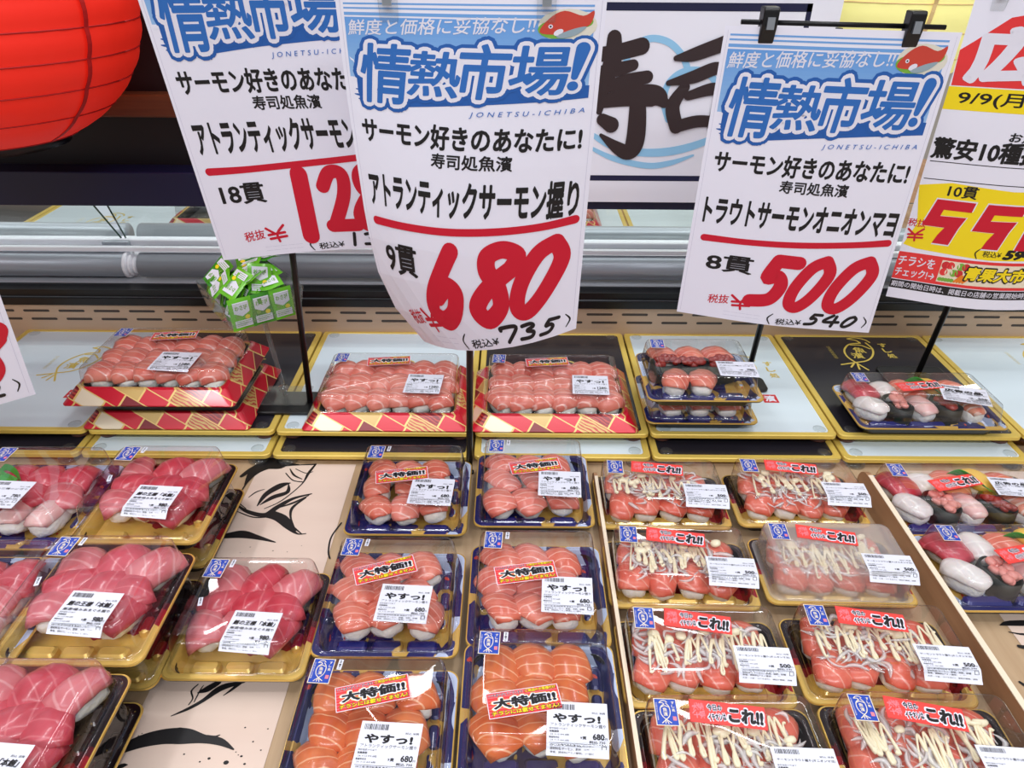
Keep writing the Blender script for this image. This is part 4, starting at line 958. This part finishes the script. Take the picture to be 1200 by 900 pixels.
for n_, (px, lab, sl) in enumerate(((451, 'red patchwork salmon platter left of the centre pole', 'salmon nigiri in the platter left of the centre pole'), (650.5, 'red patchwork salmon platter right of the centre pole', 'salmon nigiri in the platter right of the centre pole'))):
    pk = pack('P', U(px, 506, UPB).x, yP - .001, UPB + .0012, lab, 'red patchwork salmon platters', 'S18', 'S', ppos=(-.040, .044), prot=6, lpos=(.026, -.002), lsize=(50, 50), lrot=-3)
    eighteen(pk, sl, sl)
dB = PK['B']; xB = U(818, 500, UPB).x; yB = uf + dB['D'] / 2 + .002
pk = pack('B', xB + .001, yB, UPB + .0012, 'lower of the two stacked blue packs beside the red seal', 'stacked blue salmon packs', 'N', None, stick=False, lpos=(.010, -.014), lsize=(50, 38), lrot=-3)
for c_ in range(3): sushi('salmon', pk, (c_ - 1) * .038, -.024, R(95), R(5), 0, .0065, 'salmon nigiri in the lower stacked blue pack', 'salmon in the lower blue pack')
pk = pack('B', xB - .004, yB - .016, UPB + .0012 + .0463, 'upper of the two stacked blue packs, with minced tuna and salmon', 'stacked blue salmon packs', 'N', None, lpos=(.018, -.012), lsize=(50, 38), lrot=-3)
for c_ in range(3):
    sushi('salmon', pk, (c_ - 1) * .038 - .002, .036, R(110), R(8), 0, .0065, 'salmon nigiri in the back row of the upper blue pack', 'salmon in the upper blue pack')
    sushi('minced_tuna', pk, (c_ - 1) * .037 - .004, .008, R(10), 0, 0, .0065, 'minced tuna gunkan in the upper stacked blue pack', 'minced tuna gunkan of the upper blue pack')
for c_ in range(2): sushi('salmon', pk, (c_ - 1) * .036 - .012 + .012, -.030, R(75), R(8), 0, .0065, 'salmon nigiri in the front row of the upper blue pack', 'front salmon in the upper blue pack')
# packs seen through the glass on the far side
pk = pack('P', U(262, 268, FARZ).x, 1.46, FARZ + .0012, 'red patchwork platter beyond the glass behind the left price sign', 'platters beyond the glass', None, None, stick=False)
pk = pack('P', U(640, 268, FARZ).x, 1.46, FARZ + .0012, 'red patchwork salmon platter beyond the glass behind the centre price sign', 'platters beyond the glass', None, None, stick=False)
eighteen(pk, 'salmon nigiri in the platter beyond the glass', 'salmon beyond the glass')

# ------------------------------------------------------------------ wasabi sachets on a clear stand
W0 = U(335, 470, UPB); stand = thing('sachet_stand', 'clear acrylic tray on a thin stem, filled with green sachets', 'stand', (W0.x, W0.y, UPB + .0050))
MB().box((-.032, -.02, 0), (.034, .03, .003)).build('base_plate', ACRYL, stand, bevel=.001)
tip = V(298, 386, W0.y - .02) - Vector((W0.x, W0.y, UPB))
hz = V(300, 366, W0.y).z - UPB
MB().tube([(0, .004, .003), (-.012, .004, hz - .004)], .0032, 12).build('stem', ACRYL, stand, True)
MB().tube([(-.001, .004, .012), (-.0016, .004, .018)], .0065, 12).build('stem_collar', ACRYL, stand, True)
q = Matrix.Translation((-.022, .006, hz)) @ Matrix.Rotation(R(38), 4, 'Z') @ Matrix.Rotation(R(0), 4, 'X')
m = MB(); sz = .108; b0 = rrect(sz - .012, sz - .012, .004, 0); t0 = rrect(sz, sz, .005, .034); t1 = rrect(sz - .003, sz - .003, .004, .034); b1 = rrect(sz - .015, sz - .015, .004, .002)
m.rings([[q @ Vector(p) for p in rg] for rg in (b0, t0, t1, b1)], 0, True, True); m.build('sachet_tray', ACRYL, stand)
SW = []
for var in range(3):
    m = MB(); n_ = 6; w, h = .030, .042
    top = [];
    def grid(sgn):
        vs = [];
        for i in range(n_ + 1):
            for j in range(n_ + 1):
                u_, v_ = i / n_ * 2 - 1, j / n_ * 2 - 1
                vs.append((u_ * w / 2, v_ * h / 2, sgn * .0018 * (1 - u_ ** 4) * (1 - v_ ** 4) + .0012 * math.sin(3 * u_ + var * 2) * v_))
        return vs
    fs = [(i * 7 + j, (i + 1) * 7 + j, (i + 1) * 7 + j + 1, i * 7 + j + 1) for i in range(6) for j in range(6)]
    m.add(grid(1), fs, 0); m.add(grid(-1), [f[::-1] for f in fs], 0)
    me = m.mesh('sachet', [(GRN, GRND, GRN)[var]], True); SW.append(me)
A = Art(); A.poly([(-10, -16), (10, -16), (10, -2), (0, 3), (-10, -2)], WINK, 0); A.text('わさび', -8, -12, 8, -5, GREENI, 1, bold=.03, res=1); A.rect(-11, 8, 11, 17, WINK, 0); A.ell(-6, 3, 3, 3, GREENI, 1, 8); A.ell(6, 5, 3.4, 3, YEL, 1, 8)
for j in range(3): A.rect(-9, 9.5 + j * 2.4, 9 - j * 3, 10.3 + j * 2.4, GREENI, 1)
SWP = A.mesh('print', lambda x, y: (Vector((x / 1000, -y / 1000, .0021)), Vector((0, 0, 1))))
base = Vector((W0.x, W0.y, UPB + .0012))
def sachet(p, e, v, label, grp):
    o = link('wasabi_sachet', SW[v]); o.location = p; o.rotation_euler = e; tag(o, label, 'sachet', grp); pr = link('front_print', SWP, o); return o
cen = base + Vector((-.022, .006, hz))
Rz = Matrix.Rotation(R(38), 3, 'Z')
for k in range(13):      # leaning row at the back
    off = Rz @ Vector((-.034 + .0052 * k, .014 + rnd.uniform(-.004, .004), .032 + rnd.uniform(-.003, .003)))
    sachet(cen + off, (Rz @ Matrix.Rotation(R(-72 + 3 * k), 3, 'Y') @ Matrix.Rotation(R(90), 3, 'Z')).to_euler(), k % 2, 'green wasabi sachet leaning in the tight row at the back of the clear tray', 'wasabi sachets in the back row')
for k in range(9):
    off = Rz @ Vector((-.032 + .006 * k, -.018 + rnd.uniform(-.004, .004), .024 + rnd.uniform(-.002, .003)))
    sachet(cen + off, (Rz @ Matrix.Rotation(R(-62 + 4 * k), 3, 'Y') @ Matrix.Rotation(R(95), 3, 'Z')).to_euler(), (k + 1) % 2, 'green and white wasabi sachet in the front row of the clear tray', 'wasabi sachets in the front row')
for k in range(7):
    off = Rz @ Vector((-.030 + .009 * k, .034, .030 + rnd.uniform(0, .014)))
    sachet(cen + off, (Rz @ Matrix.Rotation(R(-50 + 8 * k), 3, 'X') @ Matrix.Rotation(R(20 * k), 3, 'Z')).to_euler(), k % 3, 'green wasabi sachet standing against the rear wall of the clear tray', 'wasabi sachets against the rear wall')
for k in range(3):
    off = Rz @ Vector((-.028 + .027 * k, -.0385, .017)); sachet(cen + off, (Rz @ Matrix.Rotation(R(84), 3, 'X')).to_euler(), k % 2, 'green wasabi sachet pressed flat against the front left wall of the clear tray', 'wasabi sachets against the front left wall')
for k in range(2):
    off = Rz @ Vector((.0385, -.018 + .032 * k, .017)); sachet(cen + off, (Rz @ Matrix.Rotation(R(90), 3, 'Z') @ Matrix.Rotation(R(84), 3, 'X')).to_euler(), k % 2, 'green wasabi sachet pressed flat against the right wall of the clear tray', 'wasabi sachets against the right wall')
for k in range(11):
    off = Rz @ Vector((-.036 + .0068 * k, .004 + .026 * math.sin(k * 2.1), .044 + .007 * math.sin(k * 1.3) + .0012 * k))
    sachet(cen + off, (Rz @ Matrix.Rotation(R(-48 + 5 * k), 3, 'Y') @ Matrix.Rotation(R(20 * math.sin(k)), 3, 'X') @ Matrix.Rotation(R(70 + 13 * k), 3, 'Z')).to_euler(), k % 3, 'green wasabi sachet heaped above the rim of the clear tray', 'wasabi sachets heaped above the rim')
sachet(cen + Rz @ Vector((.008, -.022, .050)), (Rz @ Matrix.Rotation(R(52), 3, 'X') @ Matrix.Rotation(R(-18), 3, 'Z')).to_euler(), 0, 'bright green wasabi sachet lying on top at the front of the clear tray', None)

# ------------------------------------------------------------------ price signs
def curve_pts(pts):
    """pts: (t, px, py, Y) -> function t -> point"""
    T = [p[0] for p in pts]; P = [V(p[1], p[2], p[3]) for p in pts]
    if len(P) == 2: return lambda t: P[0].lerp(P[1], t)
    n = len(P); tg = []
    for i in range(n):
        a, b = max(0, i - 1), min(n - 1, i + 1); tg.append((P[b] - P[a]) / (T[b] - T[a]))
    def f(t):
        t = max(0, min(1, t)); i = 0
        while i < n - 2 and t > T[i + 1]: i += 1
        h = T[i + 1] - T[i]; s_ = (t - T[i]) / h
        return P[i] * (2 * s_ ** 3 - 3 * s_ ** 2 + 1) + tg[i] * h * (s_ ** 3 - 2 * s_ ** 2 + s_) + P[i + 1] * (-2 * s_ ** 3 + 3 * s_ ** 2) + tg[i + 1] * h * (s_ ** 3 - s_ ** 2)
    return f
def sheet_map(left, right, top, bottom, w=257., h=364.):
    Lf, Rf, Tf, Bf = map(curve_pts, (left, right, top, bottom))
    def S_(u, v):
        return Lf(v) * (1 - u) + Rf(v) * u + Tf(u) * (1 - v) + Bf(u) * v - (Tf(0) * (1 - u) * (1 - v) + Tf(1) * u * (1 - v) + Bf(0) * (1 - u) * v + Bf(1) * u * v)
    def f(x, y):
        u, v = x / w, y / h; e = .01; p = S_(u, v)
        n = (S_(u + e, v) - S_(u - e, v)).cross(S_(u, v + e) - S_(u, v - e)).normalized()
        if n.y > 0: n = -n
        return p, n
    return f
def quad(tl, tr, br, bl, Yt, Yb, bow=0., Ym=None):
    mid = lambda a, b: ((a[0] + b[0]) / 2, (a[1] + b[1]) / 2)
    Lp = [(0, *tl, Yt), (1, *bl, Yb)]; Rp = [(0, *tr, Yt), (1, *br, Yb)]; Tp = [(0, *tl, Yt), (1, *tr, Yt)]
    m = mid(bl, br); Bp = [(0, *bl, Yb), (.5, m[0], m[1] + bow, Yb - bow * .0006), (1, *br, Yb)]
    return sheet_map(Lp, Rp, Tp, Bp)
def template(A, name, count, price, tax, tname, pricefn):
    A.rect(0, 0, 257, 364, PAPER, 0)
    # faint printed frame lines along the margins
    for a in ((4, 4, 4.3, 360), (252.7, 4, 253, 360)): A.rect(*a, mat('faint_line', (196, 194, 214), .5), 1)
    for y0, y1 in ((8, 10), (13, 15), (18.5, 22)): A.rect(7, y0, 246, y1, BLUEL, 1)
    n = 14
    for i in range(n):                     # printed gradient of the header, light at the bottom
        c = i / (n - 1); g = mat('header_blue_%d' % i, (int(104 + 46 * c), int(160 + 30 * c), int(226 + 8 * c)), .5)
        A.rect(7, 24 + i * 5, 247, 29.1 + i * 5, g, 1)
    A.poly([(14, 112), (30, 128), (120, 118), (180, 113), (248, 108), (248, 94), (14, 90)], BLUED, 1.5)
    for a, b, c_ in ((12, 108, 34), (10, 114, 30), (14, 119, 36)): A.stroke([(a, b, 1), (a + 8, b + .5, 3), (a + c_, b - 1, 3)], 2, BLUED, 1.5, 4)
    A.poly([(7, 94), (7, 99), (14, 98), (14, 94)], PAPER, 1.4)
    A.text('鮮度と価格に妥協なし!!', 10, 23, 192, 41, WINK, 2, bold=.010, rise=8, shear=.12)
    # fish dish
    A.ell(222, 29, 28, 17, mat('dish_cream', (226, 222, 206), .5), 2); A.ell(214, 33, 20, 10, GREENI, 3); A.ell(237, 25, 9, 6, GREENI, 3)
    A.poly(spline([(196, 36), (204, 22), (218, 14), (236, 19), (246, 14), (243, 28), (230, 33), (214, 38)], 4, True)[:-1], FISHRED, 4); A.ell(206, 30, 2.2, 2.2, WINK, 5, 10); A.ell(206, 30, 1, 1, INK, 6, 8)
    A.poly(spline([(212, 40), (226, 33), (240, 30), (232, 38), (220, 42)], 4, True)[:-1], mat('dish_silver_fish', (150, 170, 180), .4), 5); A.ell(214, 36, 5, 3, WINK, 5, 12, -30)
    # big logo, three layers
    G = (('情', 20, 54, 72, 121), ('熱', 72, 60, 124, 109), ('市', 122, 50, 170, 109), ('場', 172, 51, 228, 103), ('!', 229, 50, 241, 93))
    for b, m_, ly, ex in ((.155, BLUED, 3, 9.6), (.095, WINK, 4, 5.6), (.022, BLUE, 5, 1.0)):
        for ch, x0, y0, x1, y1 in G:
            if ch == '!': A.stroke([(239, y0 + 3, 12 + ex * 1.7), (236, y0 + 18, 9 + ex * 1.7), (233, y0 + 34, 5 + ex * 1.7)], 5, m_, ly); A.ell(232, y1 + 1, 4.5 + ex * .8, 4.5 + ex * .8, m_, ly)
            else: A.text(ch, x0 - ex, y0 - ex, x1 + ex, y1 + ex, m_, ly, bold=b, shear=.08)
    A.text('JONETSU-ICHIBA', 136, 121, 246, 128, BLUE, 6, shear=.25, space=1.7, rise=5)
    A.text('サーモン好きのあなたに!', 14, 139, 246, 166, INK, 2, bold=.032)
    A.text('寿司処魚濱', 97, 169, 180, 185, INK, 2, bold=.022)
    A.text(name[0], *name[1], INK, 2, bold=.036)
    A.stroke([(18, 252, 9), (70, 252, 8), (140, 249, 8), (205, 244, 8), (246, 239, 9)], 8, RED, 2)
    A.text(count, *tname, INK, 2, bold=.024)
    A.text('税抜', 37, 329, 64, 342, RED, 2, bold=.012, rise=3); yen(A, 66, 325, 92, 346, 3.2, RED)
    pricefn(A)
    A.stroke([(125, 347, 1.2), (119, 354, 2), (123, 362, 1.2)], 2, INK, 2); A.text('税込¥', 130, 352, 164, 361, INK, 2, bold=.015, rise=2)
    tx = tax; x = 168
    for ch in tx: digit(A, ch, x, 342, x + 22, 358, 4.2, INK); x += 23.5
    A.stroke([(244, 342, 1.2), (249, 349, 2), (245, 357, 1.2)], 2, INK, 2)
    for i in range(5): A.rect(60 + i * 10, 357, 69 + i * 10, 357.3, mat('faint_line'), 1); A.rect(60 + i * 10, 352, 69 + i * 10, 352.3, mat('faint_line'), 1)
def p680(A):
    digit(A, '6', 86, 268, 142, 336, 19, RED); digit(A, '8', 138, 263, 192, 336, 18, RED); digit(A, '0', 184, 258, 242, 331, 17, RED)
def p500(A):
    digit(A, '5', 88, 269, 144, 334, 18, RED); digit(A, '0', 134, 266, 190, 336, 16, RED); digit(A, '0', 184, 263, 244, 334, 16, RED)
def p128(A):
    digit(A, '1', 104, 262, 148, 342, 22, RED); digit(A, '2', 150, 258, 194, 336, 17, RED); digit(A, '8', 184, 254, 236, 334, 18, RED)
CUTS = ([257 * i / 10 for i in range(1, 10)], [364 * i / 12 for i in range(1, 12)])
def sign(name, A, f, label, group='hanging price signs', cuts=CUTS):
    o = link(name, A.mesh(name, f, cuts, .00014)); tag(o, label, 'price sign', group); return o
# right sign
f3 = quad((850, 30), (1128, 38), (1018, 390), (793, 365), .875, .875, 4)
A = Art(); template(A, ('トラウトサーモンオニオンマヨ', (12, 197, 250, 232)), '8貫', '500', '540', (26, 272, 86, 296), p500)
sign('price_sign', A, f3, 'white price sign reading 500 in red, clipped to a black crossbar')
# centre sign, lower left corner curling back
f2 = sheet_map([(0, 392, -6, .7212), (.33, 407, 115, .7241), (.6, 423, 220, .7260), (.76, 434, 282, .7308), (.89, 455, 348, .7473), (1, 497, 400, .7744)],
               [(0, 712, -4, .7212), (.5, 693, 192, .7241), (1, 675, 385, .7337)], [(0, 392, -6, .7212), (1, 712, -4, .7212)],
               [(0, 497, 400, .7744), (.24, 517, 407, .7521), (.47, 549, 411, .7396), (.66, 592, 408, .7337), (.84, 634, 399, .7328), (1, 675, 385, .7337)])
A = Art(); template(A, ('アトランティックサーモン握り', (14, 196, 248, 236)), '9貫', '680', '735', (26, 272, 76, 300), p680)
sign('price_sign', A, f2, 'white price sign reading 680 in red, its lower left corner curling back')
# left sign
f1 = quad((130, -96), (405, -90), (487, 289), (262, 305), .80, .825, -3)
A = Art(); template(A, ('アトランティックサーモン握り', (14, 193, 244, 234)), '18貫', '1280', '1382', (23, 268, 80, 294), p128)
sign('price_sign', A, f1, 'white price sign reading 128 in red, half hidden behind the 680 sign')
# yellow flyer at the right
f4 = quad((1147, -15), (1428, -8), (1250, 362), (1038, 347), .93, .93, 8)
A = Art(); A.rect(0, 0, 257, 364, PAPER, 0)
A.poly([(-0, 62), (14, 52), (30, 40), (46, 28), (66, 24), (84, 30), (100, 26), (180, 26), (210, 60), (200, 98), (2, 99)], STRED, 1); A.text('広', 12, 36, 98, 96, WINK, 2, bold=.06); A.text('告', 104, 36, 190, 96, WINK, 2, bold=.06)
A.rect(0, 100, 240, 125, YEL, 1); A.text('9/9(月)のみ', 14, 104, 170, 121, INK, 2, bold=.015)
A.text('お魚屋さんの', 90, 145, 190, 156, INK, 2, bold=.03); A.text('驚安10種握り寿司', 2, 156, 220, 181, INK, 2, bold=.035)
A.rect(4, 184, 250, 185, INK, 1); A.rect(3, 205, 250, 206, INK, 1)
A.poly([(4, 232), (0, 214), (40, 208), (120, 212), (240, 208), (246, 296), (120, 298), (20, 294), (2, 290), (12, 262)], YEL, 1)
A.text('10貫', 38, 210, 76, 225, INK, 2, bold=.02)
for i, ch in enumerate('550'):
    x = 16 + i * 66; P5 = [(x + 62, 229), (x + 12, 229), (x + 2, 263), (x + 32, 263), (x + 26, 273), (x + 22, 284), (x + 44, 284), (x + 50, 262), (x + 56, 248), (x + 22, 249), (x + 24, 241), (x + 60, 241)] if ch == '5' else [(x + 10, 229), (x + 60, 229), (x + 52, 284), (x, 284)]
    A.poly([(a + (a - x - 30) * .06, b + (b - 256) * .06) for a, b in P5], WINK, 2); A.poly(P5, RED, 3)
A.text('税抜', 0, 256, 24, 266, RED, 2, bold=.012); yen(A, 2, 268, 24, 284, 2.6, RED)
A.stroke([(104, 284, 1), (99, 290, 2), (103, 297, 1)], 2, INK, 2); A.text('税込¥', 109, 286, 134, 294, INK, 2, bold=.012)
x = 138
for ch in ('594',):
    A.text('594', 138, 283, 178, 296, INK, 2, bold=.06, shear=.3)
A.rect(0, 300, 250, 337, STRED, 1); A.text('チラシを', 2, 305, 52, 318, WINK, 2, bold=.02); A.text('チェック!→', -2 + 4, 321, 56, 333, WINK, 2, bold=.02)
A.rect(60, 304, 190, 333, STCREAM, 2); 
for i in range(9): A.ell(66 + (i % 5) * 7, 310 + (i // 5) * 9, 5.5, 5, (SEAL, STRED, STCREAM, GREENI)[i % 4], 3, 12)
for i in range(4): A.stroke([(84 + i * 4, 330, 3), (92 + i * 4, 322, 4)], 3, mat('carrot_orange', (236, 130, 30), .5), 4, 3)
for i in range(5): A.ell(64 + i * 4, 329, 3.4, 2.6, GREENI, 4, 8)
A.text('青果大市', 93, 306, 180, 328, INK, 5, bold=.10, shear=.2); A.text('青果大市', 95, 308, 178, 326, YEL, 6, bold=.04, shear=.2)
A.rect(0, 338, 250, 350, INK, 1); A.text('期間の開始日時は、掲載日の店舗の営業開始時刻となります', 2, 340, 240, 348, WINK, 2, bold=.01, res=2)
sign('sale_flyer', A, f4, 'white flyer with a yellow patch and red 55 figures at the right edge')
# sign cut by the left edge
f5 = quad((-375, 150), (-95, 82), (42, 462), (-238, 542), .70, .715, 0)
A = Art(); A.rect(0, 0, 257, 364, PAPER, 0); A.rect(251, 4, 251.3, 360, mat('faint_line'), 1)
digit(A, '0', 140, 256, 196, 336, 14, RED); digit(A, '8', 196, 262, 246, 334, 16, RED)
digit(A, '2', 204, 338, 230, 354, 4.5, INK); digit(A, '0', 178, 338, 202, 354, 4.5, INK); A.stroke([(240, 336, 1.2), (245, 344, 2), (241, 353, 1.2)], 2, INK, 2)
sign('price_sign', A, f5, 'white price sign corner with part of a red figure, cut by the left edge')

# black stands with crossbars and clips
def stand_for(label, f, base, top_xy, clips, bar, clipm=BLACK, basew=.05, back=.006, bofs=0):
    o = thing('sign_stand', label, 'sign stand', base, 0, 'black sign stands'); B = Vector(base)
    tp, n_ = f(*top_xy); tp = tp + Vector((0, back + .006, 0)) - B
    MB().rings([rrect(basew * 2, basew * 1.3, .008, 0, 6, bofs), rrect(basew * 2, basew * 1.3, .008, .0025, 6, bofs), rrect(basew * 2 - .004, basew * 1.3 - .004, .007, .0035, 6, bofs)], 0, True, True).build('base_plate', BLACK, o)
    MB().tube([(0, 0, .0035), tuple(tp)], .0042, 10).build('pole', BLACKM, o, True)
    a, _ = f(bar[0], bar[2]); b, _ = f(bar[1], bar[2]); dv = Vector((0, back, 0))
    MB().tube([tuple(a + dv - B), tuple(b + dv - B)], .0027, 10).build('crossbar', BLACKM, o, True)
    for cx in clips:
        p, n_ = f(cx, bar[2]); p = p - B; c = MB()
        c.rings([[(p.x + x, p.y + back + y, p.z + zz) for x, y in ((-.0085, -.009 - s_), (.0085, -.009 - s_), (.0085, .004), (-.0085, .004))] for zz, s_ in ((.016, .002), (.013, .004), (-.002, .003), (-.018, -.0015), (-.021, -.003))], 0, True, True)
        cl = c.build('clip', clipm, o, bevel=.0015)
        MB().box((p.x - .004, p.y + back - .0150, p.z - .006), (p.x + .004, p.y + back - .011, p.z + .006)).build('clip_spring', STEEL, cl)
    return o
b3 = U(873, 452, UPB); stand_for('black stand behind the 500 sign, its base beside the stacked blue packs', f3, (b3.x, b3.y, UPB + .0012), (128, 0), (46, 203), (18, 240, -4), basew=.03)
b2 = Vector((U(552, 528, DECK).x, lf - .012, DECK)); stand_for('black stand behind the 680 sign, its pole running down between the salmon packs', f2, (b2.x + .0005, b2.y - .004, DECK + .0008), (128, 0), (50, 200), (18, 240, 2), ACRYL, basew=.006)
b1 = U(369, 474, UPB); stand_for('black stand behind the 128 sign, its base beside the wasabi stand', f1, (b1.x - .006, b1.y, UPB + .0012), (150, 0), (50, 200), (18, 240, 0), BLACK, basew=.044, bofs=-.034)
b4 = U(1073, 444, UPB); stand_for('black stand behind the yellow flyer, standing behind the mixed sushi pack', f4, (b4.x, b4.y, UPB + .0012), (128, 4), (27, 200), (18, 240, 3), ACRYL)

b5 = f5(128, 330)[0]; stand_for('black stand of the sign cut by the left edge', f5, (b5.x, b5.y + .012, DECK + .0008), (128, 0), (50, 200), (18, 240, 0))
# ------------------------------------------------------------------ hanging poster and paper lanterns
PY = 1.085
A = Art()
vv = lambda px, py: (V(px, py, PY).x * 1000, -V(px, py, PY).z * 1000)
x0 = vv(615, 100)[0]; x1 = vv(985, 20)[0]; y0 = -V(800, -40, PY).z * 1000; y1 = -V(760, 237, PY).z * 1000
A.rect(x0, y0, x1, y1, POSTER, 0)
fx0, fx1 = x0 + 12, vv(950, 20)[0]; fy0, fy1 = vv(800, 3)[1], vv(760, 212)[1]
fw = 10
for r_ in ((fx0, fy0, fx1, fy0 + fw), (fx0, fy1 - fw * .8, fx1, fy1), (fx0, fy0, fx0 + fw * .8, fy1), (fx1 - fw * .7, fy0, fx1, fy1)): A.rect(*r_, NAVY, 1)
def ps(pts, w, m, ly): A.stroke([(*vv(a, b), w * (c if True else 1)) for a, b, c in pts], w, m, ly, 8)
ps([(733, 78, 1), (738, 58, 1), (752, 48, 1), (768, 45, 1), (786, 51, 1), (800, 66, 1), (806, 82, 1)], 9, SKY, 2)
ps([(783, 140, 1), (778, 120, 1), (782, 100, 1), (796, 86, 1), (815, 82, 1), (832, 88, 1), (842, 102, 1)], 9, SKY, 2)
ps([(690, 155, .6), (715, 170, 1), (745, 178, 1.1), (780, 178, 1.2), (815, 170, 1.1), (850, 154, .8), (880, 130, .5)], 10, SKY, 2)
ps([(690, 172, .6), (720, 186, 1), (758, 194, 1.1), (785, 191, 1), (812, 182, .4)], 8, SKY, 2)
# 寿 and 司 written with a broad brush
_bl = [3]
def br(pts):
    A.stroke([(*vv(a, b), c * 1.22) for a, b, c in pts], 1, BROWNI, _bl[0], 7); _bl[0] += .8
br([(692, 64, 14), (720, 62, 17), (752, 54, 18)]); br([(720, 44, 16), (718, 70, 20), (708, 100, 16), (702, 130, 8)]); br([(690, 86, 12), (720, 82, 15), (742, 76, 12)]); br([(696, 108, 9), (730, 96, 15), (758, 90, 14)])
br([(690, 124, 8), (730, 114, 20), (766, 112, 24), (778, 120, 12)]); br([(746, 96, 14), (747, 130, 20), (744, 165, 22), (736, 178, 18), (722, 172, 14), (704, 158, 4)]); br([(706, 140, 14), (716, 146, 18)])
br([(792, 68, 6), (812, 64, 14), (840, 54, 16), (866, 46, 18), (878, 56, 20), (876, 100, 22), (868, 160, 20), (856, 170, 12), (842, 162, 3)]); br([(783, 97, 6), (812, 90, 14), (838, 80, 14), (848, 84, 10)])
br([(802, 102, 12), (788, 124, 16), (792, 148, 16)]); br([(806, 112, 10), (835, 104, 14), (842, 112, 12), (836, 146, 16)]); br([(792, 148, 14), (815, 142, 14), (838, 142, 12)])
me = A.mesh('hanging_poster', lambda x, y: (Vector((x / 1000, PY, -y / 1000)), Vector((0, -1, 0))), None, .00025)
tag(link('hanging_poster', me), 'glossy white poster with dark brush lettering and pale blue rings behind the signs', 'poster')
def lantern(name, loc, rx, rz, ribs, m, rib_shadow_m, label, bars):
    o = thing(name, label, 'paper lantern', loc, 0); n = 48; rg = []; N = ribs * 4
    for i in range(N + 1):
        t = -1 + 2 * i / N; t *= .9
        r = rx * (1 - abs(t) ** 2.5) ** .5; r *= 1 + .012 * abs(math.sin(math.pi * i / 4))
        rg.append([(r * math.cos(2 * math.pi * k / n), r * math.sin(2 * math.pi * k / n), t * rz) for k in range(n)])
    MB().rings(rg).build('paper_shade', m, o, True)
    mm = MB()
    for i in range(0, N + 1, 4):
        r = max(math.hypot(*rg[i][0][:2]), .01); mm.tube([(r * 1.002 * math.cos(2 * math.pi * k / 40), r * 1.002 * math.sin(2 * math.pi * k / 40), rg[i][0][2]) for k in range(41)], .0011, 6)
    mm.build('wire_ribs', rib_shadow_m, o, True)
    for b in bars:  # shadow of each inner bar on the shade, laid on as a coloured strip
        mm = MB(); vs = []; fs = []
        for i in range(N + 1):
            r = math.hypot(*rg[i][0][:2]) * 1.016
            for s_ in (-1, 1): vs.append((r * math.cos(b + s_ * .014 * rx / r), r * math.sin(b + s_ * .014 * rx / r), rg[i][0][2]))
        fs = [(2 * i, 2 * i + 1, 2 * i + 3, 2 * i + 2) for i in range(N)]
        mm.add(vs, fs); s_o = mm.build('bar_shadow', rib_shadow_m, o); sd = s_o.modifiers.new('thickness', 'SOLIDIFY'); sd.thickness = .0006
    for s_ in (-1, 1): MB().tube([(0, 0, s_ * rz * .89), (0, 0, s_ * rz * .96)], rx * .42, 32).build('end_ring', BLACK, o, True)
    return o
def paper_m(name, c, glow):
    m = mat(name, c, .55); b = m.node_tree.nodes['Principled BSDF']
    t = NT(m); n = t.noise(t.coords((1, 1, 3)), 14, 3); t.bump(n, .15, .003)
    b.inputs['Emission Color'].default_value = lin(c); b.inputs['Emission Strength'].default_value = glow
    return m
lc = V(-74, -32, .98)
lantern('paper_lantern', lc, .21, .205, 11, paper_m('red_lantern_paper', (244, 40, 22), .25), mat('dark_red_ribs_and_shadow', (188, 14, 14), .55), 'large glowing red paper lantern in the top left corner', (R(-62), R(-20), R(-130)))
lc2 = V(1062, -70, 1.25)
lantern('paper_lantern', lc2, .19, .20, 10, paper_m('yellow_lantern_paper', (252, 246, 160), .35), mat('peach_ribs_and_shadow', (246, 214, 150), .55), 'pale yellow ribbed paper lantern behind the crossbar of the 500 sign', (R(-98),))
